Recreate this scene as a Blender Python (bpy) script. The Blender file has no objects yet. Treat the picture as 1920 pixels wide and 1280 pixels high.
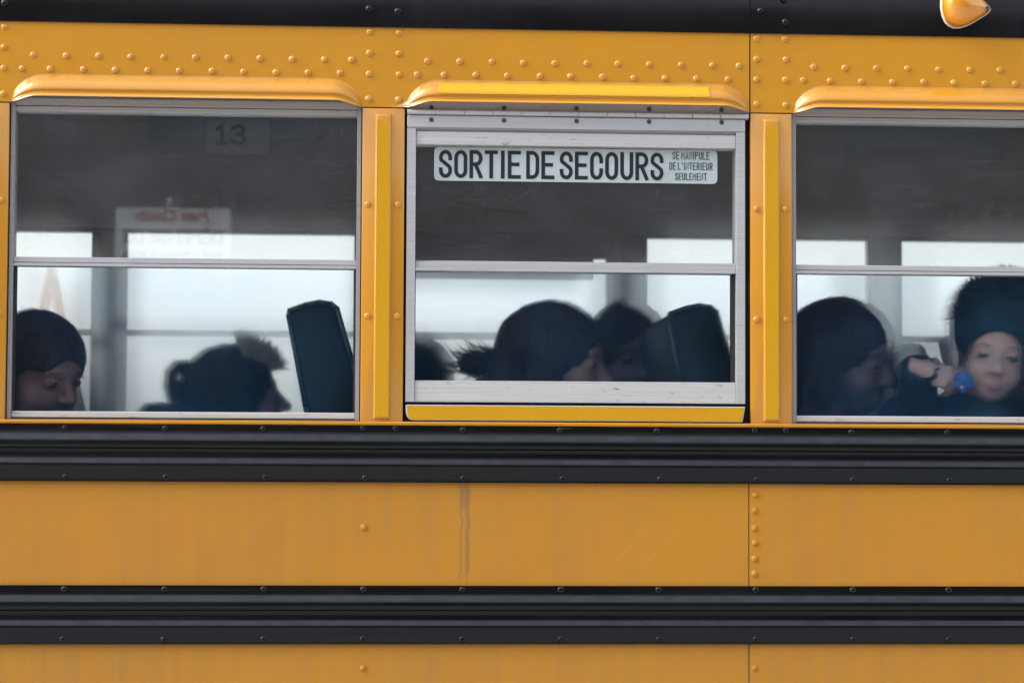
import bpy, math, random
import numpy as np
from mathutils import Vector, Matrix, Euler

random.seed(7); rng = np.random.default_rng(7)
S = bpy.context.scene
C = S.collection
RAD = math.radians

# ------------------------------------------------------------------ camera
CAM_YAW, CAM_TILT, CAM_ROLL, CAM_F = 0.06671, 0.05416, 0.00444, 4573.5
CAM_LOC = np.array([-0.29473, -4.41142, 1.62])
_f = np.array([math.sin(CAM_YAW)*math.cos(CAM_TILT), math.cos(CAM_YAW)*math.cos(CAM_TILT), math.sin(CAM_TILT)])
_r = np.cross(_f, [0, 0, 1]); _r /= np.linalg.norm(_r)
_u = np.cross(_r, _f)
CR = math.cos(CAM_ROLL)*_r + math.sin(CAM_ROLL)*_u
CU = -math.sin(CAM_ROLL)*_r + math.cos(CAM_ROLL)*_u
CF = _f
cam_d = bpy.data.cameras.new('camera')
cam = bpy.data.objects.new('camera', cam_d); C.objects.link(cam)
cam.matrix_world = Matrix(((CR[0], CU[0], -CF[0], CAM_LOC[0]), (CR[1], CU[1], -CF[1], CAM_LOC[1]),
                           (CR[2], CU[2], -CF[2], CAM_LOC[2]), (0, 0, 0, 1)))
cam_d.sensor_width = 36; cam_d.lens = CAM_F/1920*36
cam_d.clip_end = 500; cam_d.clip_start = 0.05
cam_d.dof.use_dof = True; cam_d.dof.focus_distance = 4.43; cam_d.dof.aperture_fstop = 5.6
S.camera = cam

# ------------------------------------------------------------------ sky, sun, exposure (overcast winter day)
W = bpy.data.worlds.new('World'); S.world = W; W.use_nodes = True
nt = W.node_tree; nt.nodes.clear()
sky = nt.nodes.new('ShaderNodeTexSky'); sky.sky_type = 'NISHITA'; sky.sun_disc = False
SUN_EL, SUN_AZ = 42, 272          # azimuth from +Y clockwise: a broad bright patch of cloud, up to the left
sky.sun_elevation = RAD(SUN_EL); sky.sun_rotation = RAD(SUN_AZ)
sky.air_density = 1.0; sky.dust_density = 4.0; sky.ozone_density = 1.0
hs = nt.nodes.new('ShaderNodeHueSaturation'); hs.inputs['Saturation'].default_value = 0.42
bg = nt.nodes.new('ShaderNodeBackground'); bg.inputs['Strength'].default_value = 0.15
wo = nt.nodes.new('ShaderNodeOutputWorld')
nt.links.new(sky.outputs[0], hs.inputs['Color']); nt.links.new(hs.outputs[0], bg.inputs['Color'])
nt.links.new(bg.outputs[0], wo.inputs['Surface'])
sd = bpy.data.lights.new('sun', 'SUN'); sun = bpy.data.objects.new('sun', sd); C.objects.link(sun)
sd.energy = 0.8; sd.angle = RAD(50); sd.color = (1.0, 0.97, 0.93)
_a, _e = RAD(SUN_AZ), RAD(SUN_EL)
_sd = Vector((math.sin(_a)*math.cos(_e), math.cos(_a)*math.cos(_e), math.sin(_e)))
sun.rotation_euler = _sd.to_track_quat('Z', 'Y').to_euler()
S.view_settings.view_transform = 'Standard'; S.view_settings.look = 'None'
S.view_settings.gamma = 1; S.view_settings.use_curve_mapping = False
S.view_settings.exposure = 1.72
S.cycles.use_denoising = True
S.cycles.transparent_max_bounces = 24; S.cycles.max_bounces = 14; S.cycles.diffuse_bounces = 6
S.cycles.transmission_bounces = 10; S.cycles.sample_clamp_indirect = 8

# ------------------------------------------------------------------ helpers
def at(u, v, y=0.0):
    """the point of the plane at depth y that the pixel (of the 1920 px photo) looks at"""
    d = (u-960)/CAM_F*CR + (640-v)/CAM_F*CU + CF
    return CAM_LOC + (y-CAM_LOC[1])/d[1]*d
def X(u, v, y=0.0): return float(at(u, v, y)[0])
def Z(u, v, y=0.0): return float(at(u, v, y)[2])

PITCH = 0.711
PX0 = -0.2356                       # centre of the pillar left of the emergency window
def px(i): return PX0 + (i-1)*PITCH
WID = 2.30                          # body width
BAYS = range(-2, 5)                 # bay i lies between pillars i and i+1
XA, XB = px(-2)-0.04, px(5)+0.04

class MB:
    def ring(s, x0, x1, z0, z1, l, r, bt, tp, y0, y1, m=0):
        o = [(x0, z0), (x1, z0), (x1, z1), (x0, z1)]; i = [(x0+l, z0+bt), (x1-r, z0+bt), (x1-r, z1-tp), (x0+l, z1-tp)]
        vs = [(p[0], y, p[1]) for y in (y0, y1) for p in o+i]; fs = []
        for k in range(4):
            n = (k+1) % 4
            fs += [(k, n, 4+n, 4+k), (8+k, 12+k, 12+n, 8+n), (k, 8+k, 8+n, n), (4+k, 4+n, 12+n, 12+k)]
        s.add(vs, fs, m)
    def __init__(s): s.v = []; s.f = []; s.m = []
    def add(s, vs, fs, m=0):
        o = len(s.v); s.v += [tuple(map(float, p)) for p in vs]; s.f += [tuple(i+o for i in f) for f in fs]; s.m += [m]*len(fs)
    def box(s, x0, x1, y0, y1, z0, z1, m=0):
        s.add([(x0,y0,z0),(x1,y0,z0),(x1,y1,z0),(x0,y1,z0),(x0,y0,z1),(x1,y0,z1),(x1,y1,z1),(x0,y1,z1)],
              [(0,3,2,1),(4,5,6,7),(0,1,5,4),(1,2,6,5),(2,3,7,6),(3,0,4,7)], m)
    def prism_x(s, prof, x0, x1, m=0):
        """closed (y,z) outline pushed along x"""
        n = len(prof)
        vs = [(x0,)+tuple(p) for p in prof] + [(x1,)+tuple(p) for p in prof]
        fs = [(i, (i+1) % n, n+(i+1) % n, n+i) for i in range(n)] + [tuple(range(n-1, -1, -1)), tuple(range(n, 2*n))]
        s.add(vs, fs, m)
    def prism_y(s, prof, y0, y1, m=0):
        n = len(prof)
        vs = [(p[0], y0, p[1]) for p in prof] + [(p[0], y1, p[1]) for p in prof]
        fs = [(i, n+i, n+(i+1) % n, (i+1) % n) for i in range(n)] + [tuple(range(n)), tuple(range(2*n-1, n-1, -1))]
        s.add(vs, fs, m)
    def cyl(s, p0, p1, r0, r1=None, n=12, m=0):
        r1 = r0 if r1 is None else r1
        p0, p1 = Vector(p0), Vector(p1); d = (p1-p0).normalized()
        a = d.orthogonal().normalized(); b = d.cross(a)
        vs = []
        for p, r in ((p0, r0), (p1, r1)):
            for k in range(n):
                t = 2*math.pi*k/n; vs.append(p+r*(math.cos(t)*a+math.sin(t)*b))
        s.add(vs, [(k, (k+1) % n, n+(k+1) % n, n+k) for k in range(n)] + [tuple(range(n-1, -1, -1)), tuple(range(n, 2*n))], m)
    def mesh(s, name, mats, smooth=False, bevel=0, fix=True):
        me = bpy.data.meshes.new(name); me.from_pydata(s.v, [], s.f)
        for k in (mats if isinstance(mats, (list, tuple)) else [mats]): me.materials.append(k)
        me.polygons.foreach_set('material_index', s.m)
        if fix:
            import bmesh
            b = bmesh.new(); b.from_mesh(me); bmesh.ops.recalc_face_normals(b, faces=b.faces[:])
            if bevel:
                es = [e for e in b.edges if len(e.link_faces) == 2 and e.calc_face_angle(0) > 0.6]
                bmesh.ops.bevel(b, geom=es, offset=bevel, segments=2, affect='EDGES', profile=0.5, clamp_overlap=True)
            b.to_mesh(me); b.free()
        if smooth:
            me.polygons.foreach_set('use_smooth', [True]*len(me.polygons))
            if smooth != 'all': me.set_sharp_from_angle(angle=RAD(smooth if smooth > 1 else 35))
        me.update(); return me
    def build(s, name, mats, parent=None, **k):
        return link(name, s.mesh(name, mats, **k), parent)

def link(name, me, parent=None, loc=None):
    o = bpy.data.objects.new(name, me); C.objects.link(o)
    if loc is not None: o.location = loc
    if parent is not None:
        o.parent = parent
        if parent.type == 'EMPTY' and parent.parent is None:
            o.matrix_parent_inverse = Matrix.LocRotScale(parent.location, parent.rotation_euler, None).inverted()
        else:
            o.matrix_parent_inverse = Matrix.Translation(parent.get('_o', (0, 0, 0))).inverted() if parent.get('_o') else Matrix()
    return o
def tag(o, label, cat, group=None, kind=None):
    o['label'] = label; o['category'] = cat
    if group: o['group'] = group
    if kind: o['kind'] = kind
    return o
def thing(name, loc, label, cat, group=None):
    o = bpy.data.objects.new(name, None); C.objects.link(o); o.location = loc; o.empty_display_size = 0.1
    return tag(o, label, cat, group)
def structure(o): o['kind'] = 'structure'; return o

# ------------------------------------------------------------------ materials
class NT:
    def __init__(s, name):
        s.m = bpy.data.materials.new(name); s.m.use_nodes = True; s.t = s.m.node_tree; s.t.nodes.clear()
        s.out = s.n('ShaderNodeOutputMaterial')
    def n(s, t, **k):
        n = s.t.nodes.new(t)
        for a, b in k.items():
            if a.startswith('i_'): n.inputs[a[2:].replace('_', ' ')].default_value = b
            else: setattr(n, a, b)
        return n
    def l(s, a, b): s.t.links.new(a, b)
    def pos(s, sx=1, sy=1, sz=1, ox=0, oy=0, oz=0):
        g = s.n('ShaderNodeNewGeometry'); mp = s.n('ShaderNodeMapping')
        mp.inputs['Scale'].default_value = (sx, sy, sz); mp.inputs['Location'].default_value = (ox, oy, oz)
        s.l(g.outputs['Position'], mp.inputs['Vector']); return mp.outputs[0]
    def noise(s, vec, scale=1, detail=4, rough=.55):
        n = s.n('ShaderNodeTexNoise'); n.inputs['Scale'].default_value = scale; n.inputs['Detail'].default_value = detail
        n.inputs['Roughness'].default_value = rough; s.l(vec, n.inputs['Vector']); return n.outputs['Fac']
    def ramp(s, fac, lo, hi, a=0., b=1.):
        n = s.n('ShaderNodeMapRange'); n.clamp = True
        n.inputs['From Min'].default_value = lo; n.inputs['From Max'].default_value = hi
        n.inputs['To Min'].default_value = a; n.inputs['To Max'].default_value = b
        s.l(fac, n.inputs['Value']); return n.outputs[0]
    def math(s, op, a, b=None):
        n = s.n('ShaderNodeMath', operation=op)
        for i, q in enumerate((a, b)):
            if q is None: continue
            if isinstance(q, (int, float)): n.inputs[i].default_value = q
            else: s.l(q, n.inputs[i])
        return n.outputs[0]
    def mix(s, fac, a, b):
        n = s.n('ShaderNodeMix', data_type='RGBA')
        for i, q in ((0, fac), (6, a), (7, b)):
            if isinstance(q, (int, float)): n.inputs[i].default_value = q
            elif isinstance(q, tuple): n.inputs[i].default_value = q+(1,) if len(q) == 3 else q
            else: s.l(q, n.inputs[i])
        return n.outputs[2]
    def bsdf(s, col, rough=.5, metal=0., spec=.5, bump=None, bs=.3, bd=.001, coat=0, **k):
        p = s.n('ShaderNodeBsdfPrincipled')
        for nm, q in (('Base Color', col), ('Roughness', rough), ('Metallic', metal), ('Specular IOR Level', spec), ('Coat Weight', coat)):
            if isinstance(q, (int, float)): p.inputs[nm].default_value = q
            elif isinstance(q, tuple): p.inputs[nm].default_value = q+(1,)
            else: s.l(q, p.inputs[nm])
        for nm, q in k.items(): p.inputs[nm.replace('_', ' ')].default_value = q
        if bump is not None:
            b = s.n('ShaderNodeBump'); b.inputs['Strength'].default_value = bs; b.inputs['Distance'].default_value = bd
            s.l(bump, b.inputs['Height']); s.l(b.outputs[0], p.inputs['Normal'])
        return p.outputs[0]
    def done(s, sh): s.l(sh, s.out.inputs['Surface']); return s.m

def m_yellow(name, dust, stain=False):
    t = NT(name)
    base = (0.52, 0.222, 0.013) if stain else (0.59, 0.255, 0.006)
    big = t.noise(t.pos(2.2, 2, 3.0), 1, 5)
    streak = t.noise(t.pos(38, 10, 1.1), 1, 5, .6)
    fine = t.noise(t.pos(), 320, 3)
    c = t.mix(t.ramp(big, .35, .7), base, (0.49, 0.205, 0.020) if stain else (0.55, 0.236, 0.010))
    grime = t.math('MULTIPLY', t.ramp(streak, .42, .78), t.ramp(big, .3, .65))
    c = t.mix(t.math('MULTIPLY', grime, dust), c, (.30, .17, .06))
    d2 = t.ramp(fine, .35, .75, dust*.15, dust*.55)
    c = t.mix(d2, c, (0.33, 0.18, 0.04))
    if stain:
        # one dried drip running down from the rail
        g = t.n('ShaderNodeNewGeometry'); sx = t.n('ShaderNodeSeparateXYZ'); t.l(g.outputs['Position'], sx.inputs[0])
        wob = t.noise(t.pos(0.6, 1, 22), 1, 4)
        for x0, w, z0, z1 in ((X(865, 950), .0022, 1.415, 1.60), (X(876, 950), .0042, 1.432, 1.60), (X(871, 930), .010, 1.55, 1.605), (X(878, 1000), .0022, 1.418, 1.53)):
            dx = t.math('ABSOLUTE', t.math('SUBTRACT', t.math('ADD', sx.outputs[0], t.math('MULTIPLY', t.math('SUBTRACT', wob, .5), .016)), x0))
            e = t.noise(t.pos(), 260, 2)
            dx = t.math('ADD', dx, t.math('MULTIPLY', t.math('SUBTRACT', e, .5), .004))
            msk = t.ramp(dx, w*.55, w*1.3, 1, 0)
            zz = t.math('MULTIPLY', t.ramp(sx.outputs[2], z0, z0+.015), t.ramp(sx.outputs[2], z1-.002, z1, 1, .5))
            c = t.mix(t.math('MULTIPLY', t.math('MULTIPLY', msk, zz), .55), c, (0.25, 0.14, 0.06))
        # hand-wiped arc and smears in the dust
        wr_ = t.n('ShaderNodeMapping'); wr_.inputs['Rotation'].default_value = (0, RAD(48), 0); t.l(t.pos(), wr_.inputs['Vector'])
        ws_ = t.n('ShaderNodeMapping'); ws_.inputs['Scale'].default_value = (9, 1, 95); t.l(wr_.outputs[0], ws_.inputs['Vector']); wv = t.noise(ws_.outputs[0], 1, 3)
        xr = t.math('MULTIPLY', t.ramp(sx.outputs[0], .16, .24), t.ramp(sx.outputs[0], .25, .36, 1, 0))
        zr = t.math('MULTIPLY', t.ramp(sx.outputs[2], 1.45, 1.48), t.ramp(sx.outputs[2], 1.52, 1.55, 1, 0))
        c = t.mix(t.math('MULTIPLY', t.math('MULTIPLY', xr, zr), t.ramp(wv, .50, .66, 0, .55)), c, (0.64, 0.30, 0.02))
        # short dark scratches
        sc = t.noise(t.pos(16, 1, 420, 1.7), 1, 1)
        sm = t.noise(t.pos(7, 1, 11, 4.2), 1, 2)
        c = t.mix(t.math('MULTIPLY', t.ramp(sc, .79, .82), t.ramp(sm, .6, .64, 0, .55)), c, (0.10, 0.07, 0.04))
    rough = t.ramp(big, .2, .8, .22+.5*dust, .30+.5*dust)
    h = t.math('ADD', t.math('MULTIPLY', t.noise(t.pos(3.2, 2, 4), 1, 2), 13), t.math('MULTIPLY', t.noise(t.pos(), 500, 2), .05))
    return t.done(t.bsdf(c, rough, bump=h, bs=.35, bd=.0012, spec=.32 if stain else .5, coat=0 if stain else .9, Coat_Roughness=.16))

def m_black(name, dust, col=(.0025, .003, .0042), rough=.15):
    t = NT(name)
    st = t.noise(t.pos(55, 10, 2.5), 1, 5, .6); big = t.noise(t.pos(4, 2, 9), 1, 4)
    hz = t.noise(t.pos(3, 8, 520), 1, 3)
    f = t.math('ADD', t.math('MULTIPLY', t.ramp(st, .5, .8), t.ramp(big, .4, .7)), t.ramp(hz, .5, .8, 0, .35))
    c = t.mix(t.math('MULTIPLY', f, dust), col, (.075, .078, .082))
    # up-facing ledges painted paler for the sky's sheen on the beads, plus fine dust
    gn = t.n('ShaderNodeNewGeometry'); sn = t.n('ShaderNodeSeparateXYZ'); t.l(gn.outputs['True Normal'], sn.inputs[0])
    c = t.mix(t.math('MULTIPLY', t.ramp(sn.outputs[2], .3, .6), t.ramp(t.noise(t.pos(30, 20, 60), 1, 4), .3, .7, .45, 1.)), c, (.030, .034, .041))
    sc = t.noise(t.pos(14, 1, 520, 3.1), 1, 1); sm = t.noise(t.pos(5, 1, 14, 1.2), 1, 2)
    c = t.mix(t.math('MULTIPLY', t.ramp(sc, .76, .80), t.ramp(sm, .58, .63, 0, .7)), c, (.22, .22, .22))
    h = t.math('ADD', t.math('MULTIPLY', t.noise(t.pos(5, 2, 5), 1, 2), 9), t.math('MULTIPLY', t.noise(t.pos(), 900, 2), .12))
    return t.done(t.bsdf(c, t.ramp(big, .3, .7, rough-.05, rough+.12), bump=h, bs=.16, bd=.0006, spec=.34))

def m_alu(name, col=(.43, .43, .43), worn=.4, rough=.42):
    t = NT(name)
    br = t.noise(t.pos(4, 30, 650), 1, 4); sp = t.noise(t.pos(40, 30, 140), 1, 5, .7); big = t.noise(t.pos(7, 3, 30), 1, 4)
    c = t.mix(t.ramp(br, .3, .75), tuple(x*1.08 for x in col), tuple(x*.84 for x in col))
    c = t.mix(t.math('MULTIPLY', t.math('MULTIPLY', t.ramp(sp, .58, .7), t.ramp(big, .42, .6)), worn), c, (.17, .14, .125))
    return t.done(t.bsdf(c, rough, .25, bump=br, bs=.2, bd=.0003))

def m_tape(name, col=(.62, .315, .004)):
    t = NT(name)
    v = t.n('ShaderNodeTexVoronoi'); v.feature = 'DISTANCE_TO_EDGE'
    mp = t.pos(1, 1, 1); rot = t.n('ShaderNodeMapping'); rot.inputs['Rotation'].default_value = (0, RAD(32), 0); rot.inputs['Scale'].default_value = (270, 1, 270)
    t.l(mp, rot.inputs['Vector'])
    w1 = t.n('ShaderNodeTexChecker'); w1.inputs['Scale'].default_value = 1.0; t.l(rot.outputs[0], w1.inputs['Vector'])
    big = t.noise(t.pos(5, 2, 9), 1, 4)
    c = t.mix(w1.outputs['Fac'], col, tuple(x*.86 for x in col))
    c = t.mix(t.ramp(big, .5, .8, 0, .35), c, (.50, .25, .02))
    return t.done(t.bsdf(c, .32, bump=w1.outputs['Fac'], bs=.15, bd=.0004, spec=.5))

def m_flat(name, col, rough=.6, metal=0., nz=.12, spec=.4, scale=30, coat=0, **k):
    t = NT(name)
    n = t.noise(t.pos(), scale, 5)
    c = t.mix(t.ramp(n, .3, .7), tuple(x*(1-nz) for x in col), tuple(min(1, x*(1+nz)) for x in col))
    return t.done(t.bsdf(c, rough, metal, spec, bump=t.noise(t.pos(), scale*6, 3), bs=.15, bd=.0008, coat=coat, **k))

def m_glass(name, dirt_lo, dirt_hi, col, speck=.1, trans=.5, blur=.3, refl=.045, rr=.30, tint=(.97, .985, .98), scale=(6, 6, 9)):
    """clear pane with a film of road dirt or breath mist, more in some places than in others"""
    t = NT(name)
    lw = t.n('ShaderNodeLayerWeight'); lw.inputs['Blend'].default_value = .5
    fr = t.math('ADD', t.math('MULTIPLY', t.math('POWER', lw.outputs['Facing'], 5.0), .9), refl)
    tr = t.n('ShaderNodeBsdfTransparent'); tr.inputs[0].default_value = tint+(1,)
    gl = t.n('ShaderNodeBsdfGlossy'); gl.inputs['Roughness'].default_value = .008
    m1 = t.n('ShaderNodeMixShader'); t.l(fr, m1.inputs[0]); t.l(gl.outputs[0], m1.inputs[2])
    rf = t.n('ShaderNodeBsdfRefraction'); rf.inputs['Color'].default_value = tint+(1,); rf.inputs['Roughness'].default_value = rr; rf.inputs['IOR'].default_value = 1.2
    fog = t.noise(t.pos(3.5, 3.5, 5, 2.2), 1, 4)
    mb_ = t.n('ShaderNodeMixShader'); t.l(t.ramp(fog, .3, .7, blur*.75, min(.95, blur*1.25)), mb_.inputs[0]); t.l(tr.outputs[0], mb_.inputs[1]); t.l(rf.outputs[0], mb_.inputs[2]); t.l(mb_.outputs[0], m1.inputs[1])
    di = t.n('ShaderNodeBsdfDiffuse'); di.inputs[0].default_value = col+(1,)
    tl = t.n('ShaderNodeBsdfTranslucent'); tl.inputs[0].default_value = col+(1,)
    m2 = t.n('ShaderNodeMixShader'); m2.inputs[0].default_value = trans; t.l(di.outputs[0], m2.inputs[1]); t.l(tl.outputs[0], m2.inputs[2])
    cl = t.noise(t.pos(*scale), 1, 5, .6)
    sp = t.noise(t.pos(120, 80, 270), 1, 4, .75)
    sp2 = t.noise(t.pos(170, 100, 260, 9), 1, 2)
    spots = t.math('MULTIPLY', t.ramp(sp2, .70, .78), t.ramp(t.noise(t.pos(9, 9, 14, 3), 1, 3), .45, .65))
    f = t.math('ADD', t.ramp(cl, .32, .70, dirt_lo, dirt_hi), t.math('MULTIPLY', t.math('SUBTRACT', sp, .42), speck))
    f = t.math('ADD', f, t.math('MULTIPLY', spots, speck*1.6))
    f = t.ramp(f, 0, 1, 0, 1)
    m3 = t.n('ShaderNodeMixShader'); t.l(f, m3.inputs[0]); t.l(m1.outputs[0], m3.inputs[1]); t.l(m2.outputs[0], m3.inputs[2])
    return t.done(m3.outputs[0])

M = {}
M['yellow'] = m_yellow('yellow_body_paint', .10)
M['yellow_dusty'] = m_yellow('dusty_yellow_side_paint', .50, True)
M['yellow_skirt'] = m_yellow('road_dusty_skirt_paint', .72, True)
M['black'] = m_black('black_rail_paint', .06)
M['roof'] = m_black('black_roof_paint', .08, (.004, .004, .005), .15)
M['alu'] = m_alu('aluminium_frame', (.48, .48, .485))
M['alu_side'] = m_alu('grey_window_frame', (.34, .34, .35))
M['alu_worn'] = m_alu('worn_aluminium_rail', (.56, .55, .54), .8, .5)
M['alu_dark'] = m_alu('weathered_top_frame', (.42, .41, .40), .5, .5)
M['rubber'] = m_flat('black_rubber_seal', (.012, .012, .012), .7)
M['gap'] = m_flat('dark_metal_recess', (.02, .021, .023), .6)
M['tape'] = m_tape('amber_reflective_tape')
M['tape2'] = m_tape('bright_reflective_tape', (.70, .37, .006))
M['screw'] = m_flat('dull_screw_steel', (.12, .115, .11), .45, .6)
M['glass_up'] = m_glass('dirty_upper_glass', .006, .040, (.46, .52, .58), .19, .30, .08, .055)
M['glass_low'] = m_glass('misted_lower_glass', .006, .065, (.14, .42, .85), .012, .60, .40, .012, .225, (.935, .975, 1.0), (4, 4, 5))
M['glass_far'] = m_glass('misted_far_glass', .02, .10, (.80, .86, .90), .03, .75, .10, .02, .3, (.955, .955, .955), (7, 7, 9))
M['interior'] = m_flat('grey_interior_panel', (.26, .285, .31), .55, nz=.10, scale=8)
M['pillar_in'] = m_flat('grey_interior_pillar', (.075, .105, .13), .5, nz=.08)
M['floor_in'] = m_flat('black_ribbed_floor', (.03, .03, .032), .7)
M['seat'] = m_flat('dark_green_seat_vinyl', (.002, .012, .015), .55, spec=.15, nz=.15, scale=12)
M['piping'] = m_flat('seat_piping', (.018, .034, .038), .4, spec=.35)
M['seat_leg'] = m_flat('seat_leg_steel', (.05, .05, .05), .4, .5)

def m_decal():
    t = NT('pale_exit_decal')
    n = t.noise(t.pos(8, 1, 10), 1, 5)
    c = t.mix(t.ramp(n, .3, .7), (.56, .63, .63), (.47, .54, .54))
    di = t.n('ShaderNodeBsdfDiffuse'); t.l(c, di.inputs[0]); tl = t.n('ShaderNodeBsdfTranslucent'); t.l(c, tl.inputs[0])
    m = t.n('ShaderNodeMixShader'); m.inputs[0].default_value = .12; t.l(di.outputs[0], m.inputs[1]); t.l(tl.outputs[0], m.inputs[2])
    return t.done(m.outputs[0])
M['decal'] = m_decal()
M['ink'] = m_flat('black_print', (.012, .014, .018), .5)
M['card'] = m_flat('white_paper_card', (.46, .47, .475), .8, nz=.05)
M['sign_white'] = m_flat('white_sign_board', (.80, .80, .80), .5, nz=.04)
M['red_ink'] = m_flat('red_print', (.50, .09, .08), .5)
M['galv'] = m_flat('galvanised_post', (.30, .30, .31), .5, .5)

# ------------------------------------------------------------------ stroke lettering (flat print)
def arc(cx, cy, rx, ry, a0, a1, n=10):
    return [(cx+rx*math.cos(RAD(a0+(a1-a0)*k/n)), cy+ry*math.sin(RAD(a0+(a1-a0)*k/n))) for k in range(n+1)]
def glyph(ch):
    """strokes in a cell of width 1 and height 2"""
    L = lambda *p: list(p)
    r = .5
    G = {
     'I': [L((.5, 0), (.5, 2))],
     'T': [L((0, 2), (1, 2)), L((.5, 0), (.5, 2))],
     'E': [L((1, 2), (0, 2), (0, 0), (1, 0)), L((0, 1.03), (.85, 1.03))],
     'F': [L((1, 2), (0, 2), (0, 0)), L((0, 1.03), (.85, 1.03))],
     'L': [L((0, 2), (0, 0), (1, 0))],
     'O': [arc(.5, 1.5, .5, .5, 0, 180)+arc(.5, .5, .5, .5, 180, 360)+[(1, 1.5)]],
     'C': [L((1, 1.35))+arc(.5, 1.5, .5, .5, 0, 180)+arc(.5, .5, .5, .5, 180, 360)+[(1, .65)]],
     'U': [L((0, 2))+arc(.5, .5, .5, .5, 180, 360)+[(1, 2)]],
     'S': [L((1, 1.45))+arc(.5, 1.52, .5, .48, 0, 205, 12)+arc(.5, .48, .5, .48, 40, -180, 14)[0:]+[(0, .55)]],
     'D': [L((0, 0), (0, 2))+arc(.45, 1.45, .55, .55, 90, 0, 6)+arc(.45, .55, .55, .55, 0, -90, 6)+[(0, 0), (0, .2)]],
     'P': [L((0, 0), (0, 2))+arc(.5, 1.5, .5, .5, 90, -90)+[(0, 1)]],
     'R': [L((0, 0), (0, 2))+arc(.5, 1.5, .5, .5, 90, -90)+[(0, 1)], L((.45, 1), (1, 0))],
     'N': [L((0, 0), (0, 2), (1, 0), (1, 2))],
     'M': [L((0, 0), (0, 2), (.5, .9), (1, 2), (1, 0))],
     'A': [L((0, 0), (.5, 2), (1, 0)), L((.18, .6), (.82, .6))],
     "'": [L((.5, 2), (.45, 1.55))],
     '1': [L((.08, 1.62), (.55, 2), (.55, 0)), L((.1, 0), (1, 0))],
     '3': [L((.02, 1.72))+arc(.48, 1.52, .48, .48, 150, -80, 12)+[(.35, 1.05)], L((.35, 1.05))+arc(.48, .52, .52, .52, 80, -155, 14)],
     '`': [L((.35, 2.3), (.7, 2.62))],
    }
    return G[ch]
def stroke_quads(mb, pts, w, tf, m, lift=0.):
    pts = [p for i, p in enumerate(pts) if i == 0 or (abs(p[0]-pts[i-1][0])+abs(p[1]-pts[i-1][1])) > 1e-6]
    P = [Vector(tf(*p)[:3]) for p in pts]
    for i, p in enumerate(P): p.y -= lift+i*5e-6
    n = len(P); vs = []; nrm = Vector((0, -1, 0))
    for i in range(n):
        d0 = (P[i]-P[i-1]).normalized() if i else (P[1]-P[0]).normalized()
        d1 = (P[i+1]-P[i]).normalized() if i < n-1 else d0
        s0 = d0.cross(nrm); s1 = d1.cross(nrm); b = (s0+s1)
        b = b.normalized() if b.length > 1e-4 else s0
        k = min(1/max(.35, b.dot(s0)), 1.9)
        p = P[i].copy()
        if i == 0: p -= d0*w*.5
        if i == n-1: p += d0*w*.5
        vs += [p+b*w*.5*k, p-b*w*.5*k]
    mb.add(vs, [(2*i, 2*i+1, 2*i+3, 2*i+2) for i in range(n-1)], m)
def letters(mb, text, x0, z0, x1, h, w, y, m=0, gap=.42, space=.55, wide={}, mirror=False):
    """print text with its base line at z0 from x0 to x1, letters h tall, stroke w"""
    adv = []; x = 0.
    for ch in text:
        if ch == ' ': x += space; continue
        cw = wide.get(ch, {'I': .22, "'": .25, 'M': 1.2, '1': .8}.get(ch, 1.))
        adv.append((ch, x, cw)); x += cw+gap
    tot = x-gap; k = (x1-x0-w)/tot
    for ch, ax, cw in adv:
        acc = ch == 'É'
        for si_, st in enumerate(glyph('E' if acc else ch) + (glyph('`') if acc else [])):
            if ch == 'I' or ch == "'": st = [((p[0]-.5)+cw/2, p[1]) for p in st]; f = 1
            else: f = cw
            def tf(a, b, ax=ax, f=f):
                xx = x0+w/2+(ax+a*f)*k
                return (xx, y, z0+w/2+b/2*(h-w))
            stroke_quads(mb, st, w, tf, m, si_*1.5e-4)

# ------------------------------------------------------------------ setting: road, ground and the buildings on both sides
def m_ground():
    t = NT('slushy_road')
    n = t.noise(t.pos(), 2.0, 6); f = t.noise(t.pos(), 160, 3)
    c = t.mix(t.ramp(n, .35, .7), (.20, .205, .21), (.34, .345, .35)); c = t.mix(t.ramp(f, .4, .7, 0, .4), c, (.30, .30, .30))
    return t.done(t.bsdf(c, t.ramp(n, .3, .7, .45, .8), bump=f, bs=.4, bd=.004))
b = MB(); b.add([(-120, -120, 0), (120, -120, 0), (120, 120, 0), (-120, 120, 0)], [(0, 1, 2, 3)])
structure(b.build('road', m_ground()))

def m_snow():
    t = NT('snow'); n = t.noise(t.pos(), 1.2, 6)
    return t.done(t.bsdf(t.mix(n, (.78, .80, .83), (.86, .87, .88)), .7, bump=n, bs=.5, bd=.05))
b = MB(); b.add([(-120, 3.6, .02), (120, 3.6, .02), (120, 119, .02), (-120, 119, .02)], [(0, 1, 2, 3)])
structure(b.build('snow_field', m_snow()))

def m_brick():
    t = NT('dark_brick'); br = t.n('ShaderNodeTexBrick'); br.inputs['Scale'].default_value = 1
    g = t.n('ShaderNodeNewGeometry'); sx = t.n('ShaderNodeSeparateXYZ'); cb = t.n('ShaderNodeCombineXYZ')
    t.l(g.outputs['Position'], sx.inputs[0]); t.l(sx.outputs[0], cb.inputs[0]); t.l(sx.outputs[2], cb.inputs[1]); t.l(cb.outputs[0], br.inputs['Vector'])
    br.inputs['Color1'].default_value = (.12, .06, .045, 1); br.inputs['Color2'].default_value = (.085, .05, .04, 1); br.inputs['Mortar'].default_value = (.12, .115, .11, 1)
    br.inputs['Brick Width'].default_value = .22; br.inputs['Row Height'].default_value = .075; br.inputs['Mortar Size'].default_value = .008
    return t.done(t.bsdf(br.outputs[0], .85))
BRK = thing('brick_building', (0, -17, 0), 'dark brick building across the street, mirrored in the bus glass', 'building')
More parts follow.
